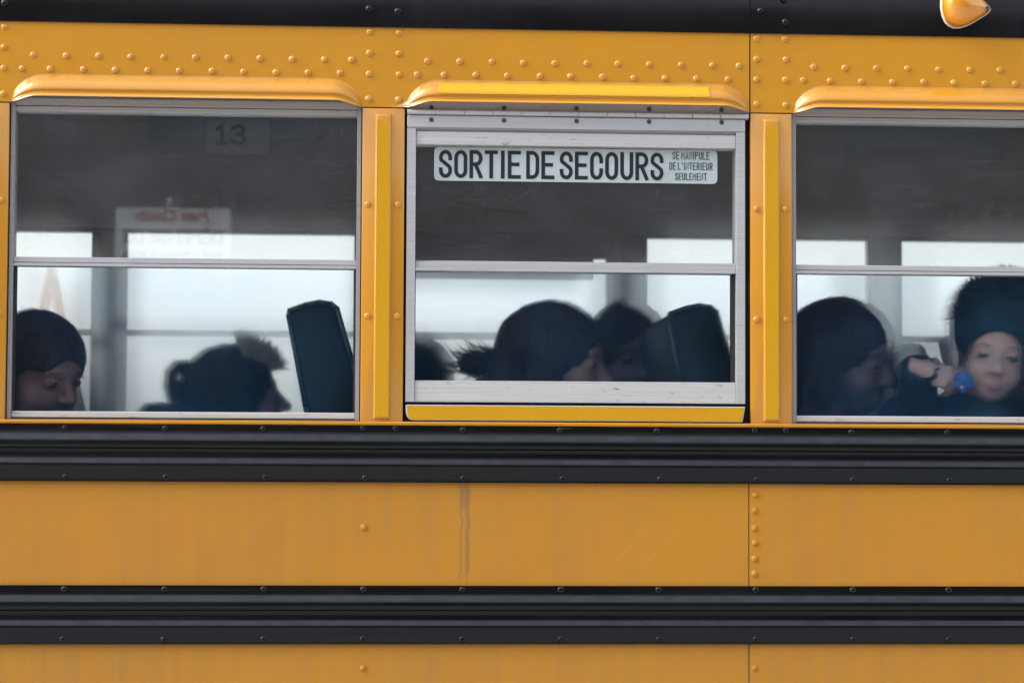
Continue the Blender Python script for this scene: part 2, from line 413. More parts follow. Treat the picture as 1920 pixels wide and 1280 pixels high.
b = MB(); b.box(-22, 24, -24, -17, 0, 8.5); wl = b.build('wall', m_brick(), BRK)
fm, gm = m_flat('dark_window_frame', (.08, .08, .085), .5), m_flat('dark_window_glass', (.02, .022, .025), .08, spec=.6)
for i in range(14):
    for z in (1.0, 4.6):
        x = -20+3.1*i
        b = MB(); b.box(x-.75, x+.75, -17.0, -16.94, z-.05, z); b.box(x-.75, x+.75, -17, -16.94, z+1.9, z+1.98)
        b.box(x-.75, x-.68, -17, -16.94, z, z+1.9); b.box(x+.68, x+.75, -17, -16.94, z, z+1.9); b.box(x-.03, x+.03, -17, -16.95, z, z+1.9)
        w = b.build('window', fm, BRK)
        b = MB(); b.box(x-.68, x+.68, -16.99, -16.975, z, z+1.9); b.build('pane', gm, w)

# private parking sign on a post behind the camera: the bus glass mirrors it
def mirror_at(u, v, dist):
    p = at(u, v, dist-.02); return p[0], p[2]
SY = 6.0
x0, zt = mirror_at(215, 384, SY+.03); x1, zt2 = mirror_at(432, 392, SY+.03)
SG = thing('parking_sign', ((x0+x1)/2, -SY, 0), 'white no parking sign on a post, faintly mirrored in the left bus window', 'sign')
sw = x1-x0; sh = sw*1.25; zs1 = (zt+zt2)/2; zs0 = zs1-sh
b = MB(); b.cyl(((x0+x1)/2, -SY-.03, 0), ((x0+x1)/2, -SY-.03, zs1+.05), .03, n=14); b.build('post', M['galv'], SG, smooth=40)
b = MB(); b.box(x0, x1, -SY-.003, -SY, zs0, zs1)
brd = b.build('sign_board', M['sign_white'], SG, bevel=.001)
def sign_text():
    # the print faces the bus (+y): lay it out facing -y, then turn it about the board
    b = MB(); k = sw/219.
    def row(txt, a0, a1, ztop, h, w):
        letters(b, txt, x0+a0*k, zs1-(ztop+h)*k, x0+a1*k, h*k, w*k, 0, 0)
    row('DÉFENSE DE', 14, 206, 41, 28, 7); row('STATIONNER', 14, 206, 84, 28, 7)
    vs = [((x0+x1)-p[0], -SY+.002, p[2]) for p in b.v]
    b2 = MB(); b2.add(vs, b.f); b2.build('sign_text', M['ink'], brd)
    cu = bpy.data.curves.new('t', 'FONT'); cu.body = 'Jean Coutu'; cu.size = 1; cu.shear = .3; cu.offset = .05
    to = bpy.data.objects.new('t', cu); C.objects.link(to)
    me = bpy.data.meshes.new_from_object(to.evaluated_get(bpy.context.evaluated_depsgraph_get()))
    bpy.data.objects.remove(to)
    co = np.array([v.co[:] for v in me.vertices]); lo, hi = co.min(0), co.max(0)
    w_ = 150*k; s = w_/(hi[0]-lo[0]); cx = (x0+x1)/2
    for v in me.vertices:
        v.co = (cx+w_/2-(v.co.x-lo[0])*s, -SY+.002, zs1-25*k+(v.co.y)*s)
    me.materials.append(M['red_ink']); link('brand_lettering', me, brd)
sign_text()

# yellow A-shaped frame standing beyond the bus
AX = at(97, 518, 2.75)
AF = thing('folding_ladder', (AX[0], 2.75, 0), 'yellow A-shaped folding ladder seen through the far left window', 'ladder')
ym = m_flat('yellow_ladder', (.62, .22, .0), .5)
top = AX[2]
for sgn in (-1, 1):
    for dy in (-.16, .16):
        b = MB(); b.cyl((AX[0]+sgn*.40, 2.75+dy, 0), (AX[0]+sgn*.005, 2.75+dy*.3, top), .034, .009, n=8); b.build('rail', ym, AF, smooth=40)
for k in range(1, 7):
    f = k/7.
    b = MB(); xx = AX[0]-.40*(1-f)-.005*f; yy = .16*(1-f)+.05*f
    b.box(xx-.02, xx+.02, 2.75-yy, 2.75+yy, top*f-.015, top*f+.015); b.build('rung', ym, AF)
b = MB(); b.box(AX[0]-.010, AX[0]+.010, 2.69, 2.81, top-.02, top+.03); b.build('cap', ym, AF, bevel=.006)

# ------------------------------------------------------------------ the bus
BUS = thing('school_bus', (PX0+.5*PITCH, WID/2, 0), 'yellow school bus with black rub rails and three side windows in view', 'bus')
Z_HEAD = Z(715, 200.8)              # lower edge of the header sheet
Z_ROOF = (Z(0, 42.3)+Z(960, 57.5)+Z(1920, 69))/3
Z_FL1, Z_FL0 = Z(0, 785.8), Z(0, 792.9)      # yellow flange below the windows
Z_R1 = Z(960, 798.2); Z_R1B = Z(960, 905)
Z_R2, Z_R2B = Z(960, 1097.3), Z(960, 1206.5)

def rivet_mesh(name, mat, r=.0066, h=.0042):
    b = MB(); n = 14; rings = [(1., 0), (.96, .35), (.78, .72), (.45, .95)]
    vs = [(r*a*math.cos(2*math.pi*k/n), -h*t, r*a*math.sin(2*math.pi*k/n)) for a, t in rings for k in range(n)] + [(0, -h, 0)]
    fs = [(j*n+k, j*n+(k+1) % n, (j+1)*n+(k+1) % n, (j+1)*n+k) for j in range(3) for k in range(n)] + [(3*n+k, 3*n+(k+1) % n, 4*n) for k in range(n)]
    b.add(vs, fs); return b.mesh(name, mat, smooth='all')
RV_Y = rivet_mesh('yellow_rivet', M['yellow']); RV_D = rivet_mesh('dusty_rivet', M['yellow_dusty'], .0062); RV_B = rivet_mesh('black_rivet', M['black'], .0062, .0036)
RV_R = rivet_mesh('roof_rivet', M['roof'], .0064, .005)
def rivet(me, parent, x, z, y=0.0):
    o = link('rivet', me, parent, (x+rng.normal(0, .0004), y+.0004, z)); q = rng.uniform(.93, 1.05); o.scale = (q, rng.uniform(.75, 1.05), q); o.rotation_euler = (rng.normal(0, .05), rng.uniform(0, 6), rng.normal(0, .05)); return o

# header sheets with a pressed hood over each window
HOOD_XL, HOOD_XR = X(763, 200)-PX0, X(1403, 209)-PX0
HOOD_H = .0475; HOOD_RAISE = .0085
PT = np.array([0, .05, .12, .25, .40, .52, .62, .69, .73, .77, .82, .90, .97, 1.0])
PY = np.array([0, .0016, .0044, .0094, .0144, .0172, .0184, .0183, .0160, .0154, .0165, .0196, .0222, .0227])
def hood_y(t): return np.interp(t, PT, PY)
def hood(x):
    """(top z, bottom z, amount) of the hood at x"""
    k = math.floor((x-PX0)/PITCH); loc = x-PX0-k*PITCH
    e = min(loc-HOOD_XL, HOOD_XR-loc)
    q = math.sqrt(max(0., 1-(1-min(1, max(0, e/.060)))**2))
    s = min(1, max(0, e/.045)); s = s*s*(3-2*s)
    zb = Z_HEAD+HOOD_RAISE*s
    return Z_HEAD+.001+(HOOD_H)*q, zb, q**1.15
X_SEAM = X(1406, 130)
def header_panel(xa, xb):
    xsn = set()
    x = xa
    while x < xb:
        k = math.floor((x-PX0)/PITCH); loc = x-PX0-k*PITCH; e = min(loc-HOOD_XL, HOOD_XR-loc)
        xsn.add(round(x, 5)); x += .0025 if -.004 < e < .07 else .02
    cols = sorted(xsn)+[xb]
    ts = np.concatenate([PT[:1], np.linspace(.02, .66, 18), np.linspace(.68, .84, 12), np.linspace(.87, 1, 6)])
    vs = []; nr = 3+len(ts)+2
    for x in cols:
        zt, zb, q = hood(x)
        col = [(x, 0, Z_ROOF+.03), (x, 0, .6*Z_ROOF+.4*zt+.01), (x, 0, zt+.0035)]
        col += [(x, -float(hood_y(t))*q, zt*(1-t)+zb*t) for t in ts]
        col += [(x, -.0227*q+.003, zb-.0005), (x, .006, zb+.004*q)]
        vs += col
    fs = [(i*nr+j, (i+1)*nr+j, (i+1)*nr+j+1, i*nr+j+1) for i in range(len(cols)-1) for j in range(nr-1)]
    b = MB(); b.add(vs, fs); o = b.build('header_panel', M['yellow'], BUS, smooth=50)
    return o
UP = [802, 862, 922, 981, 1041, 1100, 1159, 1218, 1277, 1336, 1386]
LO = [782, 833, 893, 952, 1012, 1070, 1130, 1188, 1247, 1306, 1365]
UPX = [X(u, 115+(u-802)*.0137)-PX0 for u in UP]; LOX = [X(u, 140+(u-782)*.0165)-PX0 for u in LO]
ZU = Z(802, 115); ZL = Z(782, 140)
ZC = [Z(692.5, 61), Z(692.5, 100), Z(692.5, 138.5), Z(692.6, 186)]
DH = .02687
headers = []
xs_ = [XA, X_SEAM-2*PITCH-.0012, X_SEAM-2*PITCH+.0012, X_SEAM-.0012, X_SEAM+.0012, X_SEAM+2*PITCH-.0012, X_SEAM+2*PITCH+.0012, XB]
for i in range(0, 8, 2):
    headers.append((xs_[i], xs_[i+1], header_panel(xs_[i], xs_[i+1])))
def head_of(x):
    for a, b_, o in headers:
        if a <= x <= b_: return o
    return headers[0][2]
for k in range(-1, 4):                       # bays with their rivets
    for dx in UPX: x = px(k)+dx; rivet(RV_Y, head_of(x), x, ZU+rng.normal(0, .0005))
    for dx in LOX: x = px(k)+dx; rivet(RV_Y, head_of(x), x, ZL+rng.normal(0, .0005))
for k in range(-1, 5):
    for s in (-1, 1):
        for z in ZC: x = px(k)+s*DH; rivet(RV_Y, head_of(x), x, z+rng.normal(0, .0004))
b = MB()
b.box(XA, XB, .0125, .055, Z_HEAD-.002, Z_ROOF+.10); b.build('inner_header', M['interior'], BUS)
# bright tape on the hood over the emergency window
xa_, xb_ = X(821, 168), X(1328, 182); ts = np.linspace(.10, .645, 14); vs = []; cols = np.linspace(xa_, xb_, 40)
for x in cols:
    zt, zb, q = hood(float(x))
    for t in ts: vs.append((x, -float(hood_y(t))*q-.0012, zt*(1-t)+zb*t+.0006))
b = MB(); n = len(ts); b.add(vs, [(i*n+j, (i+1)*n+j, (i+1)*n+j+1, i*n+j+1) for i in range(len(cols)-1) for j in range(n-1)])
b.build('reflective_tape', M['tape2'], head_of(.1), smooth='all')

# roof: black sheets that start just above the header
def roof_prof(off=0.):
    pr = [(-.004+off, Z_ROOF), (-.004+off, Z_ROOF+.03)]
    a, bq = WID/2, .42
    for k in range(1, 25):
        th = math.pi*k/24
        c, s_ = math.cos(th), math.sin(th)
        pr.append((WID/2-math.copysign(abs(c)**.75, c)*(a+.004-off), Z_ROOF+.03+(bq-off)*abs(s_)**.75))
    pr.append((WID+.004-off, Z_ROOF)); return pr
for xa, xb in ((XA, X_SEAM-2*PITCH-.001), (X_SEAM-2*PITCH+.001, X_SEAM-.001), (X_SEAM+.001, X_SEAM+2*PITCH-.001), (X_SEAM+2*PITCH+.001, XB)):
    po, pi_ = roof_prof(), roof_prof(.003)
    b = MB(); pr = po+pi_[::-1]; n = len(po)
    vs = [(xa,)+p for p in pr]+[(xb,)+p for p in pr]; N = 2*n
    b.add(vs, [(i, (i+1) % N, N+(i+1) % N, N+i) for i in range(N)])
    o = b.build('roof_panel', M['roof'], BUS, smooth=40)
    if xa == X_SEAM-2*PITCH+.001:
        for u, v in ((8, 7), (692, 18), (746, 23)): rivet(RV_R, o, X(u, v), Z(u, v), -.004)
    if xa == X_SEAM+.001:
        for u, v in ((1425, 22), (1471, 43), (1470, 0)): rivet(RV_R, o, X(u, v), Z(u, v), -.004)
po = roof_prof(.035); pi_ = roof_prof(.04)
b = MB(); n = len(po); pr = po+pi_[::-1]; N = 2*n
for xa, xb in zip(np.linspace(XA, XB, 11)[:-1], np.linspace(XA, XB, 11)[1:]):
    b = MB(); b.add([(xa+.0015,)+p for p in pr]+[(xb-.0015,)+p for p in pr], [(i, (i+1) % N, N+(i+1) % N, N+i) for i in range(N)])
    b.build('ceiling_panel', M['interior'], BUS, smooth=40)

# pillars with a pressed rib and a strip of amber tape
PW = .0385; PB = Z(715, 795.3)
for k in range(-2, 6):
    x = px(k); z0, z1 = PB, Z_HEAD-.0018
    rr = .006
    prof = [(x-PW, z1), (x-PW, z0+rr)]+[(x-PW+rr-rr*math.cos(a), z0+rr-rr*math.sin(a)) for a in (RAD(30), RAD(60), RAD(90))] \
        + [(x+PW-rr+rr*math.sin(a), z0+rr-rr*math.cos(a)) for a in (0, RAD(30), RAD(60), RAD(90))] + [(x+PW, z1)]
    b = MB(); b.prism_y(prof, 0, .012)
    b.box(x-PW+.002, x+PW-.002, .012, .055, z0+.004, z1)
    o = b.build('window_pillar', M['yellow'], BUS, bevel=.0022, smooth=30)
    rz1, rz0 = Z(720, 212), Z(712, 785.6); wo, wi, hh = .0158, .0128, .0050
    b = MB(); A = [(x-wo, .001, rz0-.0005), (x+wo, .001, rz0-.0005), (x+wo, .001, rz1), (x-wo, .001, rz1)]; Bq = [(x-wi, -hh, rz0+.0016), (x+wi, -hh, rz0+.0016), (x+wi, -hh, rz1-.005), (x-wi, -hh, rz1-.005)]
    b.add(A+Bq, [(4, 5, 6, 7), (0, 1, 5, 4), (1, 2, 6, 5), (2, 3, 7, 6), (3, 0, 4, 7), (3, 2, 1, 0)])
    b.build('pillar_rib', M['yellow'], o, bevel=.0014, smooth=50)
    b = MB(); b.box(x-.0120, x+.0120, -hh-.0011, -hh+.0002, Z(712, 781.3), Z(720, 226.5)); b.build('reflective_tape', M['tape'], o)
    if -1 <= k <= 4:
        for zz in (Z(690, 383), Z(688, 592.5)):
            for s in (-1, 1): rivet(RV_Y, o, x+s*DH, zz)
    # far side pillar
    b = MB(); b.box(x-.042, x+.042, WID-.055, WID, z0, z1); b.box(x-.030, x+.030, WID-.064, WID-.0555, z0, z1)
    b.build('far_pillar', M['pillar_in'], BUS, bevel=.004, smooth=30)

# flange under the windows
b = MB(); b.prism_x([(-.006, Z_FL0), (-.008, Z_FL0+.002), (-.008, Z_FL1-.0015), (-.0065, Z_FL1), (.05, Z_FL1+.001), (.05, Z_FL0)], XA, XB)
b.build('window_ledge', M['yellow'], BUS, smooth=30)
# rub rails
def rail(ztop, zbot, name):
    s = (ztop-zbot)/108.5
    P = [(0, .002), (0, -.0045), (17.5, -.0045), (18.4, -.0049), (20.0, -.0058), (28.5, -.0117), (30.5, -.0126), (41.5, -.0126), (44, -.0118), (47, -.0066), (49, -.0060), (64.2, -.0060), (65.5, -.0066), (72, -.0111), (74, -.0120), (80, -.0120), (90, -.0085), (92, -.0075), (108.5, -.0075), (108.5, .002)]
    prof = [(y, ztop-d*s) for d, y in P]
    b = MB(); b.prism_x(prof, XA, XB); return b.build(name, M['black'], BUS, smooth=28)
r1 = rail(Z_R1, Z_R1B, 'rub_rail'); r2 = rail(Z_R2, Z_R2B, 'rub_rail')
for k in range(-1, 4):
    for us in ((867, 1050, 1230),):
        for u in us: x = X(u, 806)-PX0+px(k); rivet(RV_B, r1, x, Z(960, 806.5), -.0045)
    for q in range(4):
        x = X(681.5, 1104)-PX0+px(k)+q*PITCH/4
        rivet(RV_B, r1, x+.0015, Z(960, 897), -.0075)
        rivet(RV_B, r2, x, Z(960, 1105), -.0045); rivet(RV_B, r2, x, Z(960, 1197.3), -.0075)
for k in range(-1, 5):
    for u in (681, 742): rivet(RV_B, r1, X(u, 803)-PX0+px(k), Z(712, 803), -.0045)
# side sheets
XS2 = X(1404.5, 1000)
for za, zb, nm in ((Z_R1B-.0015, Z_R2+.0015, 'side_panel'), (Z_R2B-.0015, .42, 'skirt_panel')):
    za, zb = za+.02, zb-.02 if nm == 'side_panel' else zb
    for xa, xb in ((XA, XS2-2*PITCH-.001), (XS2-2*PITCH+.001, XS2-.001), (XS2+.001, XS2+3*PITCH), (XS2+3*PITCH+.002, XB)):
        if xb <= xa: continue
        if xa > XA and xa < XS2: xa = XA       # one long sheet left of the seam
        elif xa == XA: continue
        b = MB(); b.box(xa, xb, .0005 if xa < XS2 else -.0008, .006, zb, za)
        o = b.build(nm, M['yellow_dusty' if nm == 'side_panel' else 'yellow_skirt'], BUS, bevel=.0006)
        if nm == 'side_panel':
            if xa < XS2: rivet(RV_D, o, X(682, 988), Z(682, 988))
            elif xa < XS2+.01:
                for v in (928, 957, 990, 1017, 1047, 1075): rivet(RV_D, o, X(1415.5, v), Z(1415.5, v), -.0008)
        else:
            if xa < XS2: rivet(RV_D, o, X(680, 1252), Z(680, 1252))
            elif xa < XS2+.01: rivet(RV_D, o, X(1415.3, 1252), Z(1415.3, 1252), -.0008)
b = MB(); b.box(XA, XB, .0065, .05, .95, Z_FL0-.001); b.build('inner_wall', M['interior'], BUS)
b = MB(); b.box(XA, XB, WID-.05, WID, .42, PB-.001); b.build('far_wall', M['interior'], BUS)
b = MB(); b.box(XA, XB, WID-.055, WID-.012, Z_HEAD-.002, 2.60); fh = b.build('far_header', M['interior'], BUS)
cy = WID-.0575
b = MB(); b.box(X(386, 250, cy), X(504, 250, cy), cy, cy+.002, Z(440, 288, cy), Z(440, 200, cy), 0)
letters(b, '13', X(403, 250, cy), Z(430, 272, cy), X(461, 250, cy), Z(430, 233, cy)-Z(430, 272, cy), .0095, cy-.0008, 1, gap=.5)
b.build('number_card', [M['card'], M['ink']], fh, fix=False)
b = MB(); b.box(XA, XB, .051, WID-.051, .94, 1.0); b.build('floor', M['floor_in'], BUS)
for x in (XA, XB): 
    b = MB(); b.box(x-.05 if x == XA else x+.0, x if x == XA else x+.05, -.004, WID+.004, .42, 2.80); b.build('end_wall', M['yellow'], BUS)

# ---- standard windows
FY = .010                                  # frame face
def sash_window(k, far=False):
    xl, xr = px(k)+PW+.0018, px(k+1)-PW-.0018
    zt = Z_HEAD+.010; z_b1 = Z(20, 197, FY); z_b0 = Z(20, 207.5, FY)
    r1_, r2_, r3_, r4_ = Z(20, 480.5, FY), Z(20, 490.6, FY), Z(20, 492.0, FY), Z(20, 497.5, FY)
    w1, w0 = Z(20, 769.7, FY), Z(20, 781.5, FY); zb = Z_FL1+.0012
    fw = .0075
    F = (lambda y: WID-y) if far else (lambda y: y)
    def bx(b, x0, x1, y0, y1, z0, z1, m=0):
        y0, y1 = sorted((F(y0), F(y1))); b.box(x0, x1, y0, y1, z0, z1, m)
    fmat = M['pillar_in'] if far else M['alu']
    b = MB()
    ya, yb_ = sorted((F(FY), F(.05))); b.ring(xl, xr, zb, zt, fw, fw, .0008, .001, ya, yb_)
    o = b.build('far_window' if far else 'side_window', M['pillar_in'] if far else M['alu_side'], BUS, bevel=.0012)
    b = MB(); bx(b, xl-.0016, xl-.0001, FY+.004, .05, zb, zt); bx(b, xr+.0001, xr+.0016, FY+.004, .05, zb, zt); bx(b, xl+fw+.0001, xr-fw-.0001, FY+.01, .05, zb+.0009, w0-.0002)
    b.build('seal', M['rubber'], o)
    b = MB(); bx(b, xl+fw+.0003, xr-fw-.0003, FY+.004, .05, z_b0, z_b1-.0006); bx(b, xl+fw+.0003, xr-fw-.0003, FY+.0005, .05, z_b1+.0006, zt-.0012)
    bx(b, xl+fw+.0004, xr-fw-.0004, FY+.008, .049, z_b1-.0007, z_b1+.0007)
    b.build('top_rail', M['pillar_in'] if far else M['alu_dark'], o, bevel=.0008)
    b = MB(); bx(b, xl+fw+.0003, xr-fw-.0003, FY+.004, .045, r2_, r1_); bx(b, xl+fw+.0003, xr-fw-.0003, FY+.009, .045, r3_, r2_); bx(b, xl+fw+.0003, xr-fw-.0003, FY+.001, .045, r4_, r3_)
    b.build('middle_rail', fmat, o, bevel=.001)
    b = MB(); bx(b, xl+fw+.0003, xr-fw-.0003, FY+.003, .05, w0, w1)
    b.build('bottom_rail', fmat if far else M['alu_worn'], o, bevel=.0015)
    gu, gl_ = (M['glass_far'], M['glass_far']) if far else (M['glass_up'], M['glass_low'])
    b = MB(); bx(b, xl+fw+.0005, xr-fw-.0005, .026, .030, r1_-.002, z_b0+.002); b.build('upper_pane', gu, o)
    b = MB(); bx(b, xl+fw+.0005, xr-fw-.0005, .033, .037, w1-.002, r4_+.002); b.build('lower_pane', gl_, o)
    if not far:   # thin inner sash stiles of the lower light
        b = MB(); bx(b, xl+fw+.0004, xl+fw+.004, .020, .042, w1, r4_); bx(b, xr-fw-.004, xr-fw-.0004, .020, .042, w1, r4_); b.build('sash_stile', M['gap'], o)
    return o
for k in BAYS:
    if k != 1: sash_window(k); sash_window(k, True)

# ---- emergency window
def emergency(far=False):
    F = (lambda y: WID-y) if far else (lambda y: y)
    def bx(b, x0, x1, y0, y1, z0, z1, m=0):
        y0, y1 = sorted((F(y0), F(y1))); b.box(x0, x1, y0, y1, z0, z1, m)
    y = .002
    xl, xr = X(763.2, 300, y), X(1397, 300, y); il, ir = X(779.7, 300, y), X(1380.5, 300, y)
    q = lambda v, u=800: Z(u, v, y)
    al = M['pillar_in'] if far else M['alu']
    b = MB(); ya, yb_ = sorted((F(y), F(.05))); b.ring(xl, xr, q(753), q(239.6), il-xl, xr-ir, .001, .001, ya, yb_)
    o = b.build('far_emergency_window' if far else 'emergency_window', al, BUS, bevel=.0012)
    b = MB(); bx(b, xl, xr, y-.002, .05, q(239.2), q(216.5)); bx(b, il, ir, y+.009, .05, q(245), q(239.3))
    b.build('top_plate', al, o, bevel=.0012)
    b = MB(); bx(b, px(1)+PW, xl-.0002, y+.020, .05, Z_FL1, Z_HEAD); bx(b, xr+.0002, px(2)-PW, y+.020, .05, Z_FL1, Z_HEAD); bx(b, xl, xr, y+.012, .05, q(759), q(753.2))
    b.build('seal', M['rubber'], o)
    b = MB(); bx(b, il+.0004, ir-.0004, y+.004, .05, q(277 if far else 270), q(245.6)); b.build('upper_rail', al if far else M['alu_worn'], o, bevel=.0012)
    b = MB(); bx(b, il+.0004, ir-.0004, y+.009, .045, q(490), q(487.5)); bx(b, il+.0004, ir-.0004, y+.004, .045, q(501), q(490.2)); bx(b, il+.0004, ir-.0004, y+.001, .045, q(507.2), q(501.2))
    b.build('middle_rail', al, o, bevel=.0009)
    b = MB(); bx(b, il+.0004, ir-.0004, y+.003, .045, q(752), q(716.6)); bx(b, il+.0004, ir-.0004, y+.006, .045, q(716.4), q(712.7))
    b.build('bottom_rail', al if far else M['alu_worn'], o, bevel=.0009)
    b = MB(); bx(b, il+.0005, ir-.0005, .022, .026, q(490), q(268)); b.build('upper_pane', M['glass_far'] if far else M['glass_up'], o)
    b = MB(); bx(b, il+.0005, ir-.0005, .030, .034, q(714), q(505)); b.build('lower_pane', M['glass_far'] if far else M['glass_low'], o)
    if far:
        b = MB(); bx(b, px(1)+PW, px(2)-PW, y+.003, .05, q(217), Z_HEAD+.012); b.build('hinge_leaf', al, o)
    if not far:
        b = MB(); bx(b, ir-.006, ir-.0004, .016, .04, q(714), q(507)); bx(b, il+.0004, il+.0016, .016, .04, q(714), q(507)); b.build('sash_stile', M['gap'], o)
        # piano hinge
        xx = np.linspace(xl-.001, X(1403.5, 215), 13)
        for i in range(12):
            b = MB(); b.cyl((xx[i]+.0006, y-.004, q(211)), (xx[i+1]-.0006, y-.004, q(211)), .0044, n=12); b.build('hinge', al, o, smooth=40)
        b = MB(); b.box(xl, X(1403.5, 215), y+.003, .05, q(216.2), Z_HEAD+.012); b.build('hinge_leaf', M['alu_dark'], o)
        for u in (809, 945, 1081, 1217, 1353):
            for v, yy in ((225+(u-809)*.0085, y-.002), (201.5+(u-809)*.0085, y+.003)):
                b = MB(); p = (X(u, v, yy), yy, Z(u, v, yy)); b.cyl((p[0], yy+.001, p[2]), (p[0], yy-.0016, p[2]), .0048, .0040, n=14)
                b.box(p[0]-.0026, p[0]+.0026, yy-.0019, yy-.001, p[2]-.0005, p[2]+.0005, 1); b.box(p[0]-.0005, p[0]+.0005, yy-.0020, yy-.001, p[2]-.0026, p[2]+.0026, 1)
                b.build('screw', [M['screw'], M['gap']], o, smooth=40)
        # yellow tape sill below it
        b = MB(); ta, tb = X(759.5, 765), X(1398, 775); zt, zb_ = Z(800, 758.6), Z(800, 788); rr = .014
        prof = [(ta+.001, zt), (ta+.0015, zb_+rr)]+[(ta+.0015+rr*(1-math.cos(RAD(a))), zb_+rr*(1-math.sin(RAD(a)))) for a in (30, 60, 90)] + [(tb-.006, zb_), (tb-.001, zt)]
        b.prism_y(prof, -.004, .05); si = b.build('window_sill', M['alu'], o, bevel=.0014)
        b = MB(); zt2, zb2 = Z(800, 760.6), Z(800, 786.2); rr = .010
        prof = [(ta+.004, zt2), (ta+.0045, zb2+rr)]+[(ta+.0045+rr*(1-math.cos(RAD(a))), zb2+rr*(1-math.sin(RAD(a)))) for a in (30, 60, 90)] + [(tb-.008, zb2), (tb-.003, zt2)]
        b.prism_y(prof, -.0056, -.0038); b.build('reflective_tape', M['tape'], o)
    # the decal, stuck on the outer face of the upper pane
    yd = .0208
    da, db = X(814, 310, yd), X(1345, 315, yd); zt, zb_ = Z(815, 275.5, yd), Z(815, 338.5, yd); rr = .007
    prof = [(da+rr*(1-math.cos(RAD(a))), zb_+rr*(1-math.sin(RAD(a)))) for a in (0, 45, 90)] + [(db-rr*(1-math.sin(RAD(a))), zb_+rr*(1-math.cos(RAD(a)))) for a in (0, 45, 90)] \
        + [(db-rr*1.2*(1-math.cos(RAD(a))), zt-rr*.9*(1-math.sin(RAD(a)))) for a in (0, 45, 90)] + [(da+rr*(1-math.sin(RAD(a))), zt-rr*(1-math.cos(RAD(a)))) for a in (0, 45, 90)]
    b = MB(); b.prism_y(prof, yd, yd+.0007, 0)
    yt = yd-.0006
    big = dict(gap=.62, space=.34)
    hb = Z(830, 280.5, yt)-Z(830, 333, yt)
    letters(b, 'SORTIE DE SECOURS', X(823, 306, yt), Z(830, 333.6, yt), X(1244, 312, yt), hb, .0068, yt, 1, **big)
    for txt, ua, ub, v0, v1 in (('SE MANIPULE', 1261, 1330, 285, 299.5), ("DE L'INTERIEUR", 1255, 1336, 305, 319), ('SEULEMENT', 1266, 1325, 324.5, 338)):
        letters(b, txt, X(ua, 292, yt), Z(1290, v1, yt), X(ub, 292, yt), Z(1290, v0, yt)-Z(1290, v1, yt), .0014, yt, 1, gap=.75, space=.6)
    if far:
        cx = (il+ir)
        b.v = [(cx-p[0], WID-p[1], p[2]) for p in b.v]
    b.build('exit_decal', [M['decal'], M['ink']], o, fix=False)
emergency(); emergency(True)

# ---- amber marker lamp on the roof edge
def marker():
    y0 = -.004
    o = None
    S_ = [(0, .20), (.03, .52), (.08, .78), (.16, .93), (.26, 1.0), (.38, .97), (.52, .85), (.66, .67), (.80, .45), (.90, .29), (.96, .18), (1.0, .05)]
    xa, xb = X(1763, 15), X(1855, 15); za, zb_ = Z(1780, 9), Z(1855, 18.5); H = .0425
    def shell(scale, yb, depth, nm, mat, par, m=16):
        vs = []
        for s, h in S_:
            x = xa+(xb-xa)*(.5+(s-.5)*scale); zc = za+(zb_-za)*s
            for j in range(m+1):
                a = math.pi*j/m
                vs.append((x, yb-depth*math.sin(a)**.8*h**.8, zc+H*h*scale*math.cos(a)))
        n = m+1
        b = MB(); b.add(vs, [(i*n+j, (i+1)*n+j, (i+1)*n+j+1, i*n+j+1) for i in range(len(S_)-1) for j in range(m)] + [tuple(range(n)), tuple(range((len(S_)-1)*n+m, (len(S_)-1)*n-1, -1))])
        return b.build(nm, mat, par, smooth=60)
    t = NT('amber_lens'); wv = t.n('ShaderNodeTexWave'); wv.bands_direction = 'X'; wv.inputs['Scale'].default_value = 90; t.l(t.pos(), wv.inputs['Vector'])
    lens = t.done(t.bsdf((1.0, .52, .05), .07, bump=wv.outputs['Fac'], bs=.25, bd=.0006, coat=1.0, Transmission_Weight=.7, IOR=1.45))
    base = m_flat('pale_lamp_base', (.62, .50, .36), .35)
    b0 = shell(1.03, y0+.0005, .008, 'marker_lamp', base, BUS)
    shell(.80, y0-.002, .022, 'reflector', m_flat('lamp_reflector', (.85, .55, .16), .25, .3), b0)
    shell(.975, y0-.002, .040, 'lens', lens, b0)
    b = MB(); b.cyl((X(1846, 20), y0-.006, Z(1846, 20)), (X(1846, 20), y0-.019, Z(1846, 20)), .0042, .0036, n=12); b.build('screw', M['screw'], b0, smooth=40)
marker()

